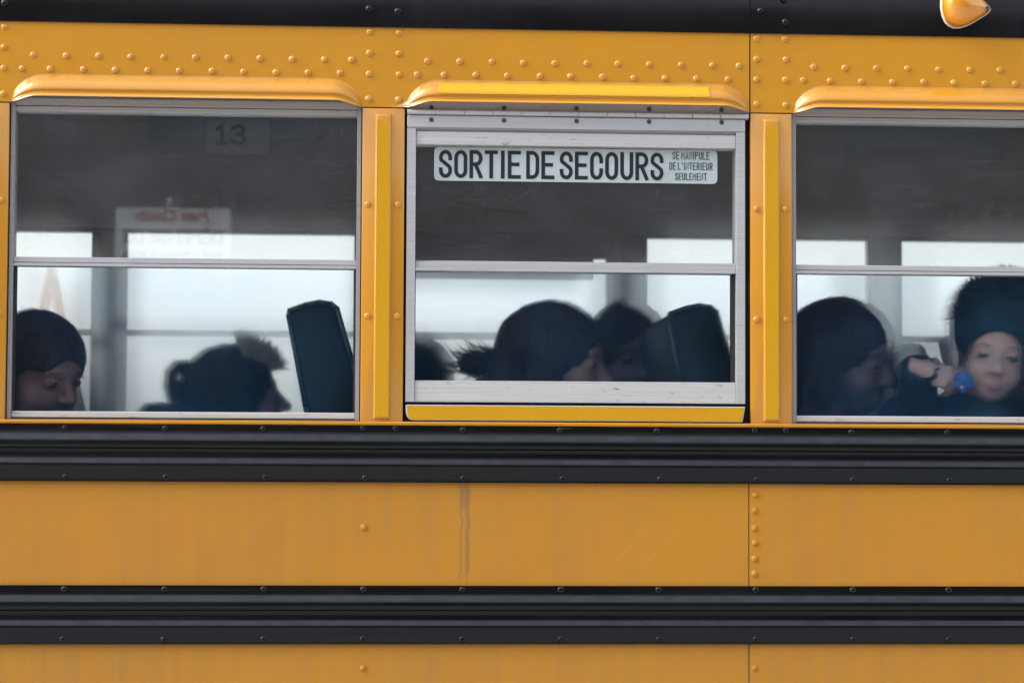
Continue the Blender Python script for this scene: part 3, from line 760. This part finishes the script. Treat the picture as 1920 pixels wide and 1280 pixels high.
# ---- bench seats: tall padded backs, one bench each side of the aisle
SEAT_Z = 1.40
def seat_mesh_back():
    # outline in (x, z) of the leaning back; x=0 at the foot
    L = [(.10, 0), (.052, .25), (.006, .405), (-.027, .575), (-.025, .586), (.005, .597), (.030, .602), (.052, .599), (.063, .590), (.094, .485), (.114, .405), (.150, .25), (.20, 0)]
    return L
def seat(xc, y0, y1):
    L = [(x+xc, z+1.335) for x, z in seat_mesh_back()]
    b = MB(); b.prism_y(L, y0, y1); o = b.build('bench_seat', M['seat'], BUS, bevel=.012, smooth=50)
    for yy in (y0+.004, y1-.004):
        b = MB()
        for p, q in zip(L[1:-2], L[2:-1]): e_ = (Vector((q[0], 0, q[1]))-Vector((p[0], 0, p[1]))).normalized()*.0028; b.cyl((p[0]-e_.x, yy, p[1]-e_.z), (q[0]+e_.x, yy, q[1]+e_.z), .0045, n=8)
        pp = b.build('piping', M['piping'], o, smooth='all')
    b = MB(); b.box(xc+.20, xc+.60, y0, y1, SEAT_Z-.11, SEAT_Z); b.build('cushion', M['seat'], o, bevel=.02, smooth=50)
    for yy in (y0+.06, y1-.06):
        for xx in (xc+.24, xc+.54): 
            b = MB(); b.cyl((xx, yy, 1.0), (xx, yy, SEAT_Z-.11), .014, n=8); b.build('leg', M['seat_leg'], o, smooth=40)
    return o
sx0 = X(541, 598, .13)+.027
for k in range(-2, 4):
    seat(sx0+k*PITCH, .12, .92); seat(sx0+k*PITCH-.012, 1.40, 2.18)

# ------------------------------------------------------------------ people: bodies grown as one surface from distance fields
def surface_nets(F, xs, ys, zs):
    s = F < 0
    c = [s[i:s.shape[0]-1+i, j:s.shape[1]-1+j, k:s.shape[2]-1+k] for i in (0, 1) for j in (0, 1) for k in (0, 1)]
    cnt = sum(q.astype(np.int8) for q in c); act = (cnt > 0) & (cnt < 8)
    I, J, K = np.nonzero(act); idx = -np.ones(act.shape, np.int64); idx[I, J, K] = np.arange(len(I))
    acc = np.zeros((len(I), 3)); n = np.zeros(len(I))
    cs = [(i, j, k) for i in (0, 1) for j in (0, 1) for k in (0, 1)]
    for a in range(8):
        for b in range(a+1, 8):
            da = np.array(cs[b])-np.array(cs[a])
            if np.abs(da).sum() != 1: continue
            fa = F[I+cs[a][0], J+cs[a][1], K+cs[a][2]]; fb = F[I+cs[b][0], J+cs[b][1], K+cs[b][2]]
            m = (fa < 0) != (fb < 0); t = np.where(m, fa/np.where(m, fa-fb, 1), 0)[:, None]
            acc += np.where(m[:, None], np.array(cs[a])+t*da, 0); n += m
    p = acc/n[:, None]
    def ax(g, i, f): return g[i]+(g[i+1]-g[i])*f
    V = np.stack([ax(xs, I, p[:, 0]), ax(ys, J, p[:, 1]), ax(zs, K, p[:, 2])], 1)
    Q = []
    d = s[:-1, 1:-1, 1:-1] != s[1:, 1:-1, 1:-1]; i, j, k = np.nonzero(d); fl = s[:-1, 1:-1, 1:-1][i, j, k]
    q = np.stack([idx[i, j, k], idx[i, j+1, k], idx[i, j+1, k+1], idx[i, j, k+1]], 1); q[~fl] = q[~fl][:, ::-1]; Q.append(q)
    d = s[1:-1, :-1, 1:-1] != s[1:-1, 1:, 1:-1]; i, j, k = np.nonzero(d); fl = s[1:-1, :-1, 1:-1][i, j, k]
    q = np.stack([idx[i, j, k], idx[i, j, k+1], idx[i+1, j, k+1], idx[i+1, j, k]], 1); q[~fl] = q[~fl][:, ::-1]; Q.append(q)
    d = s[1:-1, 1:-1, :-1] != s[1:-1, 1:-1, 1:]; i, j, k = np.nonzero(d); fl = s[1:-1, 1:-1, :-1][i, j, k]
    q = np.stack([idx[i, j, k], idx[i+1, j, k], idx[i+1, j+1, k], idx[i, j+1, k]], 1); q[~fl] = q[~fl][:, ::-1]; Q.append(q)
    Q = np.concatenate(Q); Q = Q[(Q >= 0).all(1)]
    return V, Q

class Field:
    def __init__(s, xs, ys, zs):
        s.xs, s.ys, s.zs = (np.asarray(a, float) for a in (xs, ys, zs)); s.F = np.full((len(xs), len(ys), len(zs)), .06)
    def _sl(s, lo, hi):
        r = []
        for a, l, h in zip((s.xs, s.ys, s.zs), lo, hi):
            i0 = max(0, np.searchsorted(a, l)-1); i1 = min(len(a), np.searchsorted(a, h)+1); r.append(slice(i0, max(i1, i0)))
        return tuple(r)
    def _grid(s, sl): return np.meshgrid(s.xs[sl[0]], s.ys[sl[1]], s.zs[sl[2]], indexing='ij')
    def _put(s, sl, d, k, op):
        f = s.F[sl]
        if op == '+':
            h = np.clip(.5+.5*(f-d)/k, 0, 1); s.F[sl] = f*(1-h)+d*h-k*h*(1-h)
        else:
            h = np.clip(.5-.5*(f+d)/k, 0, 1); s.F[sl] = f*(1-h)-d*h+k*h*(1-h)
    def ell(s, c, r, Rm=None, k=.012, op='+'):
        c = np.asarray(c, float); r = np.asarray(r, float); R_ = np.eye(3) if Rm is None else Rm; q = r.max()+.035
        sl = s._sl(c-q, c+q); gx, gy, gz = s._grid(sl)
        if gx.size == 0: return
        P = np.stack([gx-c[0], gy-c[1], gz-c[2]], -1) @ R_       # into the local frame
        k0 = np.linalg.norm(P/r, axis=-1); k1 = np.linalg.norm(P/(r*r), axis=-1)+1e-9
        s._put(sl, k0*(k0-1)/k1, k, op)
    def cap(s, a, b, ra, rb=None, k=.012, op='+'):
        a, b = np.asarray(a, float), np.asarray(b, float); rb = ra if rb is None else rb; q = max(ra, rb)+.035
        sl = s._sl(np.minimum(a, b)-q, np.maximum(a, b)+q); gx, gy, gz = s._grid(sl)
        if gx.size == 0: return
        d = b-a; L = d@d+1e-12; px_, py_, pz_ = gx-a[0], gy-a[1], gz-a[2]
        t = np.clip((px_*d[0]+py_*d[1]+pz_*d[2])/L, 0, 1)
        s._put(sl, np.sqrt((px_-t*d[0])**2+(py_-t*d[1])**2+(pz_-t*d[2])**2)-(ra+(rb-ra)*t), k, op)
    def chain(s, pts, rs, k=.012):
        for i in range(len(pts)-1): s.cap(pts[i], pts[i+1], rs[i], rs[i+1], k)
    def nets(s): return surface_nets(s.F, s.xs, s.ys, s.zs)

def rot(yaw=0, pitch=0, roll=0):
    y, p, r = RAD(yaw), RAD(pitch), RAD(roll)
    Rz = np.array([[math.cos(y), -math.sin(y), 0], [math.sin(y), math.cos(y), 0], [0, 0, 1]])
    Ry = np.array([[math.cos(p), 0, math.sin(p)], [0, 1, 0], [-math.sin(p), 0, math.cos(p)]])
    Rx = np.array([[1, 0, 0], [0, math.cos(r), -math.sin(r)], [0, math.sin(r), math.cos(r)]])
    return Rz @ Ry @ Rx

def axis(lo, hi, c, w, fine, coarse):
    """grid ticks, fine within w of c"""
    a = []
    x = lo
    while x < hi: a.append(x); x += fine if abs(x-c) < w else coarse
    return np.array(a)

def hand_mesh(scale=1., curl=(28, 30, 34, 38), thumb=20, splay=4):
    """a right hand: wrist at the origin, fingers along +x, back of the hand +z, thumb on +y"""
    h = .0026
    F = Field(np.arange(-.03, .16, h), np.arange(-.05, .075, h), np.arange(-.085, .035, h))
    F.ell((.034, 0, -.001), (.040, .030, .0125), k=.008); F.cap((-.02, 0, 0), (.015, 0, 0), .019, .020, .012)
    F.ell((.022, .018, -.008), (.022, .014, .012), k=.01)
    for i, (y, L, r, cu) in enumerate(zip((.0215, .0075, -.0070, -.0205), (.047, .053, .049, .039), (.0071, .0073, .0070, .0062), curl)):
        p = np.array([.064-.004*abs(i-1), y, .001]); a = 6.; az = RAD((1.3-i)*splay); P = [np.array([.045, y*.8, .001]), p]
        for s_, f in enumerate((.44, .32, .26)):
            a += cu*(1. if s_ else .8)
            p = p+L*f*np.array([math.cos(RAD(a))*math.cos(az), math.cos(RAD(a))*math.sin(az), -math.sin(RAD(a))]); P.append(p)
        F.chain(P, [r*1.05, r*1.08, r, r*.95, r*.82], .0035)
    p = np.array([.012, .022, -.005]); P = [p]
    for L, a, dz in ((.028, 48, -.45), (.022, 48-thumb, -.55), (.018, 48-1.6*thumb, -.6)):
        d = np.array([math.cos(RAD(a)), math.sin(RAD(a)), dz]); p = p+L*d/np.linalg.norm(d); P.append(p)
    F.chain(P, [.011, .0095, .0082, .0068], .004)
    V, Q = F.nets(); return V*scale, Q

def to_mesh(name, V, Q, mats, mi=None):
    me = bpy.data.meshes.new(name); me.from_pydata(V.tolist(), [], Q.tolist())
    for m in mats: me.materials.append(m)
    if mi is not None: me.polygons.foreach_set('material_index', np.asarray(mi, np.int32))
    me.polygons.foreach_set('use_smooth', np.ones(len(Q), bool)); me.update(); return me

def m_hair(name, col, rough=.5):
    t = NT(name); n = t.noise(t.pos(160, 160, 14), 1, 4); b_ = t.noise(t.pos(), 18, 3)
    c = t.mix(t.ramp(n, .3, .75), col, tuple(x*2.2 for x in col)); c = t.mix(t.ramp(b_, .4, .7, 0, .4), c, tuple(x*.5 for x in col))
    return t.done(t.bsdf(c, rough, bump=n, bs=.5, bd=.002, spec=.12))
def m_cloth(name, col, rough=.8):
    t = NT(name); n = t.noise(t.pos(), 14, 5); f = t.noise(t.pos(), 420, 2)
    c = t.mix(t.ramp(n, .3, .7), tuple(x*.75 for x in col), tuple(x*1.3 for x in col))
    return t.done(t.bsdf(c, rough, bump=t.math('ADD', t.math('MULTIPLY', n, 8), f), bs=.35, bd=.002, spec=.08))
def m_skin(name, col):
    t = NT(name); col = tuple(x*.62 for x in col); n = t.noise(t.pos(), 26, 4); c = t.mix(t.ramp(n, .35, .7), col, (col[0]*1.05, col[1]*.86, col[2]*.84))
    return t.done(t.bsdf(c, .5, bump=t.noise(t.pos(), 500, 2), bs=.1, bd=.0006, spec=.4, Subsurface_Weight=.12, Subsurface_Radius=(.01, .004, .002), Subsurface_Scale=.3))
M['eye'] = m_flat('dark_eye', (.02, .018, .018), .15, spec=.6)
M['trousers'] = m_cloth('dark_trousers', (.02, .022, .03))
M['fur'] = m_hair('grey_brown_fur', (.34, .28, .20), .8)

def spikes(mb, pts, dirs, lens, w=.0022):
    for p, d, L in zip(pts, dirs, lens):
        p, d = Vector(p), Vector(d).normalized(); a = d.orthogonal().normalized(); b_ = d.cross(a)
        bend = Vector(rng.normal(0, .18, 3)); mid = p+d*L*.55; tip = p+(d+bend).normalized()*L
        vs = []
        for q, r in ((p-d*.006, w), (mid, w*.7)):
            for k in range(3): t = 2.094*k; vs.append(q+r*(math.cos(t)*a+math.sin(t)*b_))
        vs.append(tip)
        mb.add(vs, [(0, 1, 4, 3), (1, 2, 5, 4), (2, 0, 3, 5), (3, 4, 6), (4, 5, 6), (5, 3, 6)])

def person(label, head, hr, scale, body_yaw, skin, hair_col, coat_col, hair='short', lean=.03, arms=None, fur=None, hood=False, hood_at=(.075, .005, 1.), vol=1., group='children riding on the bus', beanie=None, hair_noise=.0026, tall=False, fill=(), opening=None, lip=(.33, .13, .12), extra=None, side=.0):
    """head: world position between the ears; hr: head rotation matrix (local +x is the face)"""
    sc = scale; hc = np.asarray(head, float); H = lambda p: hc + hr @ (np.asarray(p, float)*sc)
    nb = H((-.026, 0, -.135)); by = rot(body_yaw); fw, lf = by[:, 0], by[:, 1]; up = np.array([0, 0, 1.])
    pel = np.array([nb[0], nb[1], 1.475]) - fw*lean + lf*side
    chest = nb*.62 + pel*.38
    t = thing('person', (pel[0], pel[1], 1.0), label, 'person', group)
    # ---- body: one surface
    lo = np.minimum(np.minimum(hc-.14, pel-.20), pel+fw*.42-.12); hi = np.maximum(np.maximum(hc+.14, pel+.20), pel+fw*.42+.12)
    xs = axis(lo[0], hi[0], hc[0], .125, .0042, .013); ys = axis(lo[1], hi[1], hc[1], .125, .0042, .013)
    zs = np.concatenate([np.arange(.99, hc[2]-.15, .013), np.arange(hc[2]-.15, hc[2]+.15, .0042)])
    F = Field(xs, ys, zs); r3 = lambda *a: np.array(a)*sc
    F.ell(H((-.008, 0, .022)), r3(.088, .071, .074), hr); F.ell(H((.028, 0, -.035)), r3(.055, .056, .066), hr, k=.02*sc)
    F.ell(H((.052, 0, -.084)), r3(.023, .026, .020), hr, k=.022*sc)
    for s_ in (-1, 1):
        F.ell(H((.049, s_*.030, -.046)), r3(.026, .024, .026), hr, k=.016*sc); F.ell(H((-.008, s_*.074, -.018)), r3(.018, .007, .028), hr, k=.006)
    F.ell(H((.066, 0, .013)), r3(.017, .046, .013), hr, k=.014*sc)
    for s_ in (-1, 1): F.ell(H((.094, s_*.031, -.007)), r3(.018, .018, .013), hr, k=.010*sc, op='-')
    for s_ in (-1, 1): F.ell(H((.0675, s_*.030, -.008)), r3(.0145, .0145, .0120), hr, k=.003)
    F.cap(H((.080, 0, -.002)), H((.097, 0, -.034)), .0075*sc, .0105*sc, .008*sc); F.ell(H((.100, 0, -.036)), r3(.010, .0105, .009), hr, k=.006*sc)
    for s_ in (-1, 1): F.ell(H((.090, s_*.011, -.039)), r3(.009, .007, .0065), hr, k=.005*sc)
    F.ell(H((.080, 0, -.0635)), r3(.0085, .020, .0056), hr, k=.005*sc); F.ell(H((.079, 0, -.0725)), r3(.0085, .017, .0062), hr, k=.005*sc)
    F.cap(H((-.02, 0, -.06)), nb, .040*sc, .044*sc, .02)
    F.cap(nb, chest, .050, .085, .03); F.ell(chest, (.085, .12, .12), by, k=.03); F.cap(chest, pel, .085, .095, .03)
    for s_ in (-1, 1):
        hip = pel+lf*s_*.065; knee = hip+fw*.27+lf*s_*.03+up*-.0; ank = knee+fw*.02-up*.36
        F.cap(hip, knee, .068, .050, .03); F.cap(knee, ank, .048, .034, .02); F.cap(ank-up*.035, ank+fw*.09-up*.05, .033, .028, .02)
    V, Q = F.nets()
    # arms end in hands
    hands = []
    shoulders = {}
    A = {}
    for s_, nm in ((-1, 'r'), (1, 'l')):
        sh = nb*.85+chest*.15+lf*s_*.115-up*.03; shoulders[nm] = sh
        if arms and nm in arms: el, wr, Rh, kw = arms[nm]
        else:
            el = sh+fw*.02+lf*s_*.035-up*.15; wr = pel+fw*.16+lf*s_*.055+up*.085; d = (wr-el)/np.linalg.norm(wr-el)
            x_ = d; z_ = up-(up@d)*d; z_ = z_/np.linalg.norm(z_); y_ = np.cross(z_, x_); Rh = np.stack([x_, y_, z_], 1); kw = {}
        A[nm] = (sh, np.asarray(el), np.asarray(wr))
        kw = dict(kw); hv, hq = hand_mesh(kw.pop('size', .92)*sc, **kw)
        if nm == 'l': hv = hv*np.array([1, -1, 1]); hq = hq[:, ::-1]
        hands.append((np.asarray(wr)+hv @ Rh.T, hq))
    cen = V[Q].mean(1); loc = (cen-hc) @ hr / sc
    mi = np.zeros(len(Q), int)
    mi[cen[:, 2] < nb[2]-.05] = 3
    for s_ in (-1, 1):
        e = np.linalg.norm((loc-np.array([.0675, s_*.030, -.008]))/np.array([.0152, .0152, .0127]), axis=1); mi[(e < 1) & (loc[:, 0] > .074) & (np.abs(loc[:, 1]-s_*.030) < .0100) & (np.abs(loc[:, 2]+.0085) < .0060)] = 1
        bq = np.linalg.norm((loc-np.array([.076, s_*.030, .0145]))/np.array([.02, .016, .0030]), axis=1); mi[bq < 1] = 4
    lq = np.linalg.norm((loc-np.array([.082, 0, -.068]))/np.array([.016, .0175, .0078]), axis=1); mi[(lq < 1) & (loc[:, 0] > .07)] = 2
    for hv, hq in hands:
        Q = np.concatenate([Q, hq+len(V)]); mi = np.concatenate([mi, np.zeros(len(hq), int)]); V = np.concatenate([V, hv])
    mh = m_hair('hair_'+hair, hair_col)
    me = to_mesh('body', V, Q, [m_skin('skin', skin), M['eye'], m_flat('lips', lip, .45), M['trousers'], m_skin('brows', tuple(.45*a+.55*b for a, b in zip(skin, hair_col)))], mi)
    link('body', me, t)
    # ---- coat
    allp = [nb, chest, pel]+[q for a in A.values() for q in a]
    lo = np.min(allp, 0)-.13; hi = np.max(allp, 0)+.13
    st = .0085
    F = Field(np.arange(lo[0], hi[0], st), np.arange(lo[1], hi[1], st), np.arange(max(lo[2], 1.395), hi[2], st))
    F.cap(nb-up*.055, chest, .060, .105, .03); F.ell(chest, (.112, .145, .135), by, k=.03); F.cap(chest, pel+up*.02, .11, .118, .03)
    cz = H((-.020, 0, -.112))
    F.ell(cz, (.066*sc, .066*sc, .030*sc), hr, k=.02)
    for nm, (sh, el, wr) in A.items():
        d = (wr-el)/np.linalg.norm(wr-el); F.cap(nb-up*.06, sh, .06, .058, .03); F.cap(sh, el, .055, .047, .02); F.cap(el, wr-d*.012, .046, .036, .02); F.cap(wr-d*.03, wr-d*.008, .037, .036, .008)
        F.cap(wr+d*.0, wr+d*.06, .026, .026, .004, op='-')
    F.cap(H((-.015, 0, -.05)), cz, .046*sc, .046*sc, .01, op='-')
    for a_, b_, ra_ in fill: F.cap(a_, b_, ra_, k=.03)
    if hood:
        q_ = hood_at[2]; F.ell(nb-fw*hood_at[0]+up*hood_at[1], (.065*q_, .095*q_, .055*q_), by, k=.03); F.ell(nb-fw*(hood_at[0]+.05*q_)+up*(hood_at[1]-.025*q_), (.05*q_, .07*q_, .045*q_), by, k=.03)
    V, Q = F.nets(); nz = np.sin(V[:, 2]*95+3*np.sin(V[:, 0]*20))*.0022; V[:, 0] += nz*.5; V[:, 1] += nz
    link('coat', to_mesh('coat', V, Q, [m_cloth('coat_cloth', coat_col)]), t)
    # ---- hair, hat or hood
    st = .0045
    lo, hi = hc-.22, hc+.22
    F = Field(np.arange(lo[0], hi[0], st), np.arange(lo[1], hi[1], st), np.arange(lo[2], hi[2]-.06, st))
    if beanie:
        F.ell(H((-.012, 0, .026)), r3(.100, .083, .086), hr); 
        F.ell(H((-.030, 0, .065)), r3(.075, .065, .06), hr, k=.03)
        if tall: F.ell(H((-.030, .022, .062)), r3(.112, .112, .112), hr, k=.03)
        F.ell(H((.092, 0, -.045)), r3(.070, .085, .094), hr, k=.006, op='-'); F.ell(H((.03, 0, -.10)), r3(.12, .12, .075), hr, k=.006, op='-')
    else:
        F.ell(H((-.014, 0, .024)), r3(.098*vol, .084*vol, .086*vol), hr)
        if hair == 'long':
            for s_ in (-1, 1): F.chain([H((-.01, s_*.066, .02)), H((-.012, s_*.076, -.06)), H((-.02, s_*.078, -.14)), H((-.035, s_*.074, -.19))], [.034*sc, .032*sc, .030*sc, .022*sc], .02)
            F.chain([H((-.065, 0, .02)), H((-.085, 0, -.07)), H((-.095, 0, -.15)), H((-.10, 0, -.20))], [.058*sc, .052*sc, .050*sc, .04*sc], .02)
        F.ell(H((.098, 0, -.052)), r3(.068, .066, .094), hr, k=.008, op='-')
        F.cap(H((.02, 0, -.10)), H((.10, 0, -.16)), .055*sc, .06*sc, .008, op='-')
        if opening: F.ell(H(opening[0]), r3(*opening[1]), hr, k=.01, op='-')
        if hair == 'bob':
            for s_ in (-1, 1): F.cap(H((.004, s_*.066, .01)), H((-.006, s_*.068, -.085)), .030*sc, .027*sc, .02)
            F.cap(H((-.06, 0, .01)), H((-.065, 0, -.08)), .055*sc, .05*sc, .02); F.ell(H((.098, 0, -.050)), r3(.070, .062, .092), hr, k=.008, op='-')
        if hair == 'short': F.ell(H((.02, 0, -.115)), r3(.13, .12, .062), hr, k=.008, op='-')
    V, Q = F.nets(); L_ = (V-hc) @ hr / sc
    ph = np.arctan2(L_[:, 1], L_[:, 0]+.014)
    nz = np.sin(ph*46+4*np.sin(L_[:, 2]*40))*.55+np.sin(ph*23+7*L_[:, 2]*20)*.45
    dirn = V-(hc+hr @ np.array([-.014, 0, .02])*sc); dirn /= np.linalg.norm(dirn, axis=1)[:, None]+1e-9
    V = V+dirn*(nz*hair_noise)[:, None]
    link('hat' if beanie else 'hair', to_mesh('hair', V, Q, [m_cloth('hat_wool', beanie) if beanie else mh]), t)
    if not beanie:
        mb = MB(); sel = rng.choice(len(V), 170); ps, ds, ls = [], [], []
        for q_ in sel:
            o_ = V[q_]-hc; o_ = o_/np.linalg.norm(o_); d = o_*rng.uniform(.15, .55)-up*rng.uniform(.2, .9)+rng.normal(0, .35, 3)-hr[:, 0]*.25
            ps.append(V[q_]-o_*.002); ds.append(d); ls.append(rng.uniform(.012, .038))
        spikes(mb, ps, ds, ls, .0007); mb.build('loose_strands', mh, t, fix=False)
    if extra: extra(t, H, hr, sc, mh)
    return t

def hc_(H): return np.asarray(H((0, 0, 0)))
def P3(u, v, y): return np.array(at(u, v, y))
def pixdir(du, dv): return np.array([du, 0, -dv])/math.hypot(du, dv)

# A: left window, looking down to the right
person('child with dark hair looking down at the left edge of the left window', P3(74, 692, .20), rot(-40, 17, 4), .97, -15, (.30, .165, .125), (.010, .009, .010), (.018, .02, .026), hair='short', lean=.02, hair_noise=.0012, vol=1.035, opening=((.052, -.052, -.062), (.066, .052, .075)))
# B: bent head with fur trim and a looped ponytail
def extra_b(t, H, hr, sc, mh):
    y = .50
    pts = [P3(u, v, y) for u, v in ((372, 692), (350, 686), (332, 687), (322, 700), (320, 722), (322, 748))]
    xs = np.array(pts); lo = xs.min(0)-.05; hi = xs.max(0)+.05
    F = Field(np.arange(lo[0], hi[0], .004), np.arange(lo[1], hi[1], .004), np.arange(lo[2], hi[2], .004)); F.chain(pts, [.013, .011, .0105, .012, .0125, .011], .01)
    V, Q = F.nets(); link('ponytail', to_mesh('ponytail', V, Q, [mh]), t)
    mb = MB(); ps, ds, ls = [], [], []
    for _ in range(620):
        a = RAD(rng.uniform(14, 70)); yy = rng.uniform(-.06, .06)
        p = H((-.014+.096*math.cos(a), yy, .024+.086*math.sin(a)*math.sqrt(max(0, 1-(yy/.084)**2))))
        d = hr @ np.array([math.cos(a)*.8+rng.normal(.15, .3), yy*5, math.sin(a)+rng.normal(.1, .25)])
        ps.append(p); ds.append(d); ls.append(rng.uniform(.016, .042))
    spikes(mb, ps, ds, ls, .0019); mb.build('fur_trim', M['fur'], t, smooth='all', fix=False)
person('child bending forward with looped ponytail and spiky fur trim beside the seat back', P3(443, 744, .50), rot(10, -10, 0), .98, 5, (.58, .27, .25), (.012, .013, .016), (.022, .03, .042), hair='bob', lean=.16, extra=extra_b, hood=True, hood_at=(.115, .050, 1.2), fill=((P3(300, 786, .5), P3(400, 774, .5), .044),))
# C: long haired girl in profile
def extra_c(t, H, hr, sc, mh):
    mb = MB(); ps, ds, ls = [], [], []
    base = P3(925, 690, .36)
    for _ in range(260):
        p = base+rng.normal(0, 1, 3)*np.array([.018, .02, .012]); d = np.array([-1, rng.normal(0, .2), .30+rng.normal(0, .20)])
        ps.append(p); ds.append(d); ls.append(rng.uniform(.035, .075))
    spikes(mb, ps, ds, ls, .0028); mb.build('fur_trim', m_hair('dark_fur', (.014, .015, .02), .8), t, smooth='all', fix=False)
person('long-haired child in profile facing right in the emergency window', P3(1046, 670, .30), rot(-14, 6, 0), 1.0, 0, (.50, .29, .21), (.018, .013, .011), (.02, .024, .034), hair='long', lean=.03, hood=True, extra=extra_c)
# D: behind C, facing the glass
person('brown-haired child facing the glass between the long-haired child and the teal seat back', P3(1180, 664, .72), rot(-78, 8, 0), 1.02, -30, (.26, .15, .115), (.022, .017, .015), (.035, .03, .045), hair='bob', lean=.03)
# E: far side, teal hood
person('child in a dark teal hat low at the left edge of the emergency window', P3(786, 728, 1.30), rot(-5, 5, 0), 1.0, 0, (.40, .25, .19), (.01, .012, .014), (.008, .045, .06), beanie=(.006, .05, .068), lean=.03)
# F: right window, dark hair and coat
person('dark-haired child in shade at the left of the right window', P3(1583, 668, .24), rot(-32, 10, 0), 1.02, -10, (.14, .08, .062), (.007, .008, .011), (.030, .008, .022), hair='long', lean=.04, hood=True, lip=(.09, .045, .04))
# G: right edge, facing out, blue toy in the hand
yg = .21
wr = P3(1726, 692, .125); el = P3(1706, 802, .27)
x_ = np.array([.93, -.05, -.30]); x_ /= np.linalg.norm(x_); z_ = np.array([.15, -.90, .45]); z_ -= (z_@x_)*x_; z_ /= np.linalg.norm(z_)
RhG = np.stack([x_, np.cross(z_, x_), z_], 1)
def extra_g(t, H, hr, sc, mh):
    mb = MB(); ps, ds, ls = [], [], []
    for _ in range(1500):
        d = rng.normal(0, 1, 3); d[2] = abs(d[2]); d /= np.linalg.norm(d)
        p = H((-.030, .022, .062))+d*.108*sc; lo_ = (p-hc_(H)) @ hr
        if lo_[0] > .055 and lo_[2] < .10: continue
        ps.append(p); ds.append(d+np.array([0, 0, .35])); ls.append(rng.uniform(.010, .026))
    spikes(mb, ps, ds, ls, .003); mb.build('fur_tuft', m_cloth('hat_fur', (.008, .024, .036)), t, smooth='all', fix=False)
person('child in a dark furry hat looking out at the right edge, holding a blue toy', P3(1862, 661, yg), rot(-97, 4, -8), .90, -8, (.66, .46, .375), (.02, .016, .014), (.012, .026, .040), beanie=(.008, .026, .040), tall=True, lean=.03, fill=((P3(1690, 800, .27), P3(1850, 796, .25), .060),),
       arms={'r': (el, wr, RhG, dict(curl=(30, 33, 37, 42), thumb=58, size=.98, splay=7))}, extra=extra_g, lip=(.40, .21, .21))
# the toy: a lobed blue plastic piece pinched between the fingers
tc = P3(1806, 716, .088)
F = Field(*[np.arange(tc[i]-.04, tc[i]+.04, .0022) for i in range(3)])
F.ell(tc, (.013, .008, .015), k=.004)
for a, L in ((75, .015), (20, .014), (-30, .015), (-95, .016), (-150, .014), (140, .015)):
    q = tc+np.array([math.cos(RAD(a))*L, 0, math.sin(RAD(a))*L]); F.ell(q, (.0062, .0062, .0062), k=.004)
V, Q = F.nets()
toy = thing('toy', tuple(tc-np.array([0, 0, .02])), 'small blue lobed plastic toy held at the fingertips by the right-hand child', 'toy')
bt = m_flat('blue_plastic', (.004, .07, .24), .4, spec=.5)
tb = link('toy_body', to_mesh('toy_body', V, Q, [bt]), toy)
F = Field(*[np.arange(tc[i]-.03, tc[i]+.03, .0015) for i in range(3)]); q = tc+np.array([-.005, -.0085, -.010]); F.ell(q, (.0034, .0022, .0034)); V, Q = F.nets()
link('button', to_mesh('button', V, Q, [m_flat('pink_button', (.6, .25, .2), .4)]), tb)
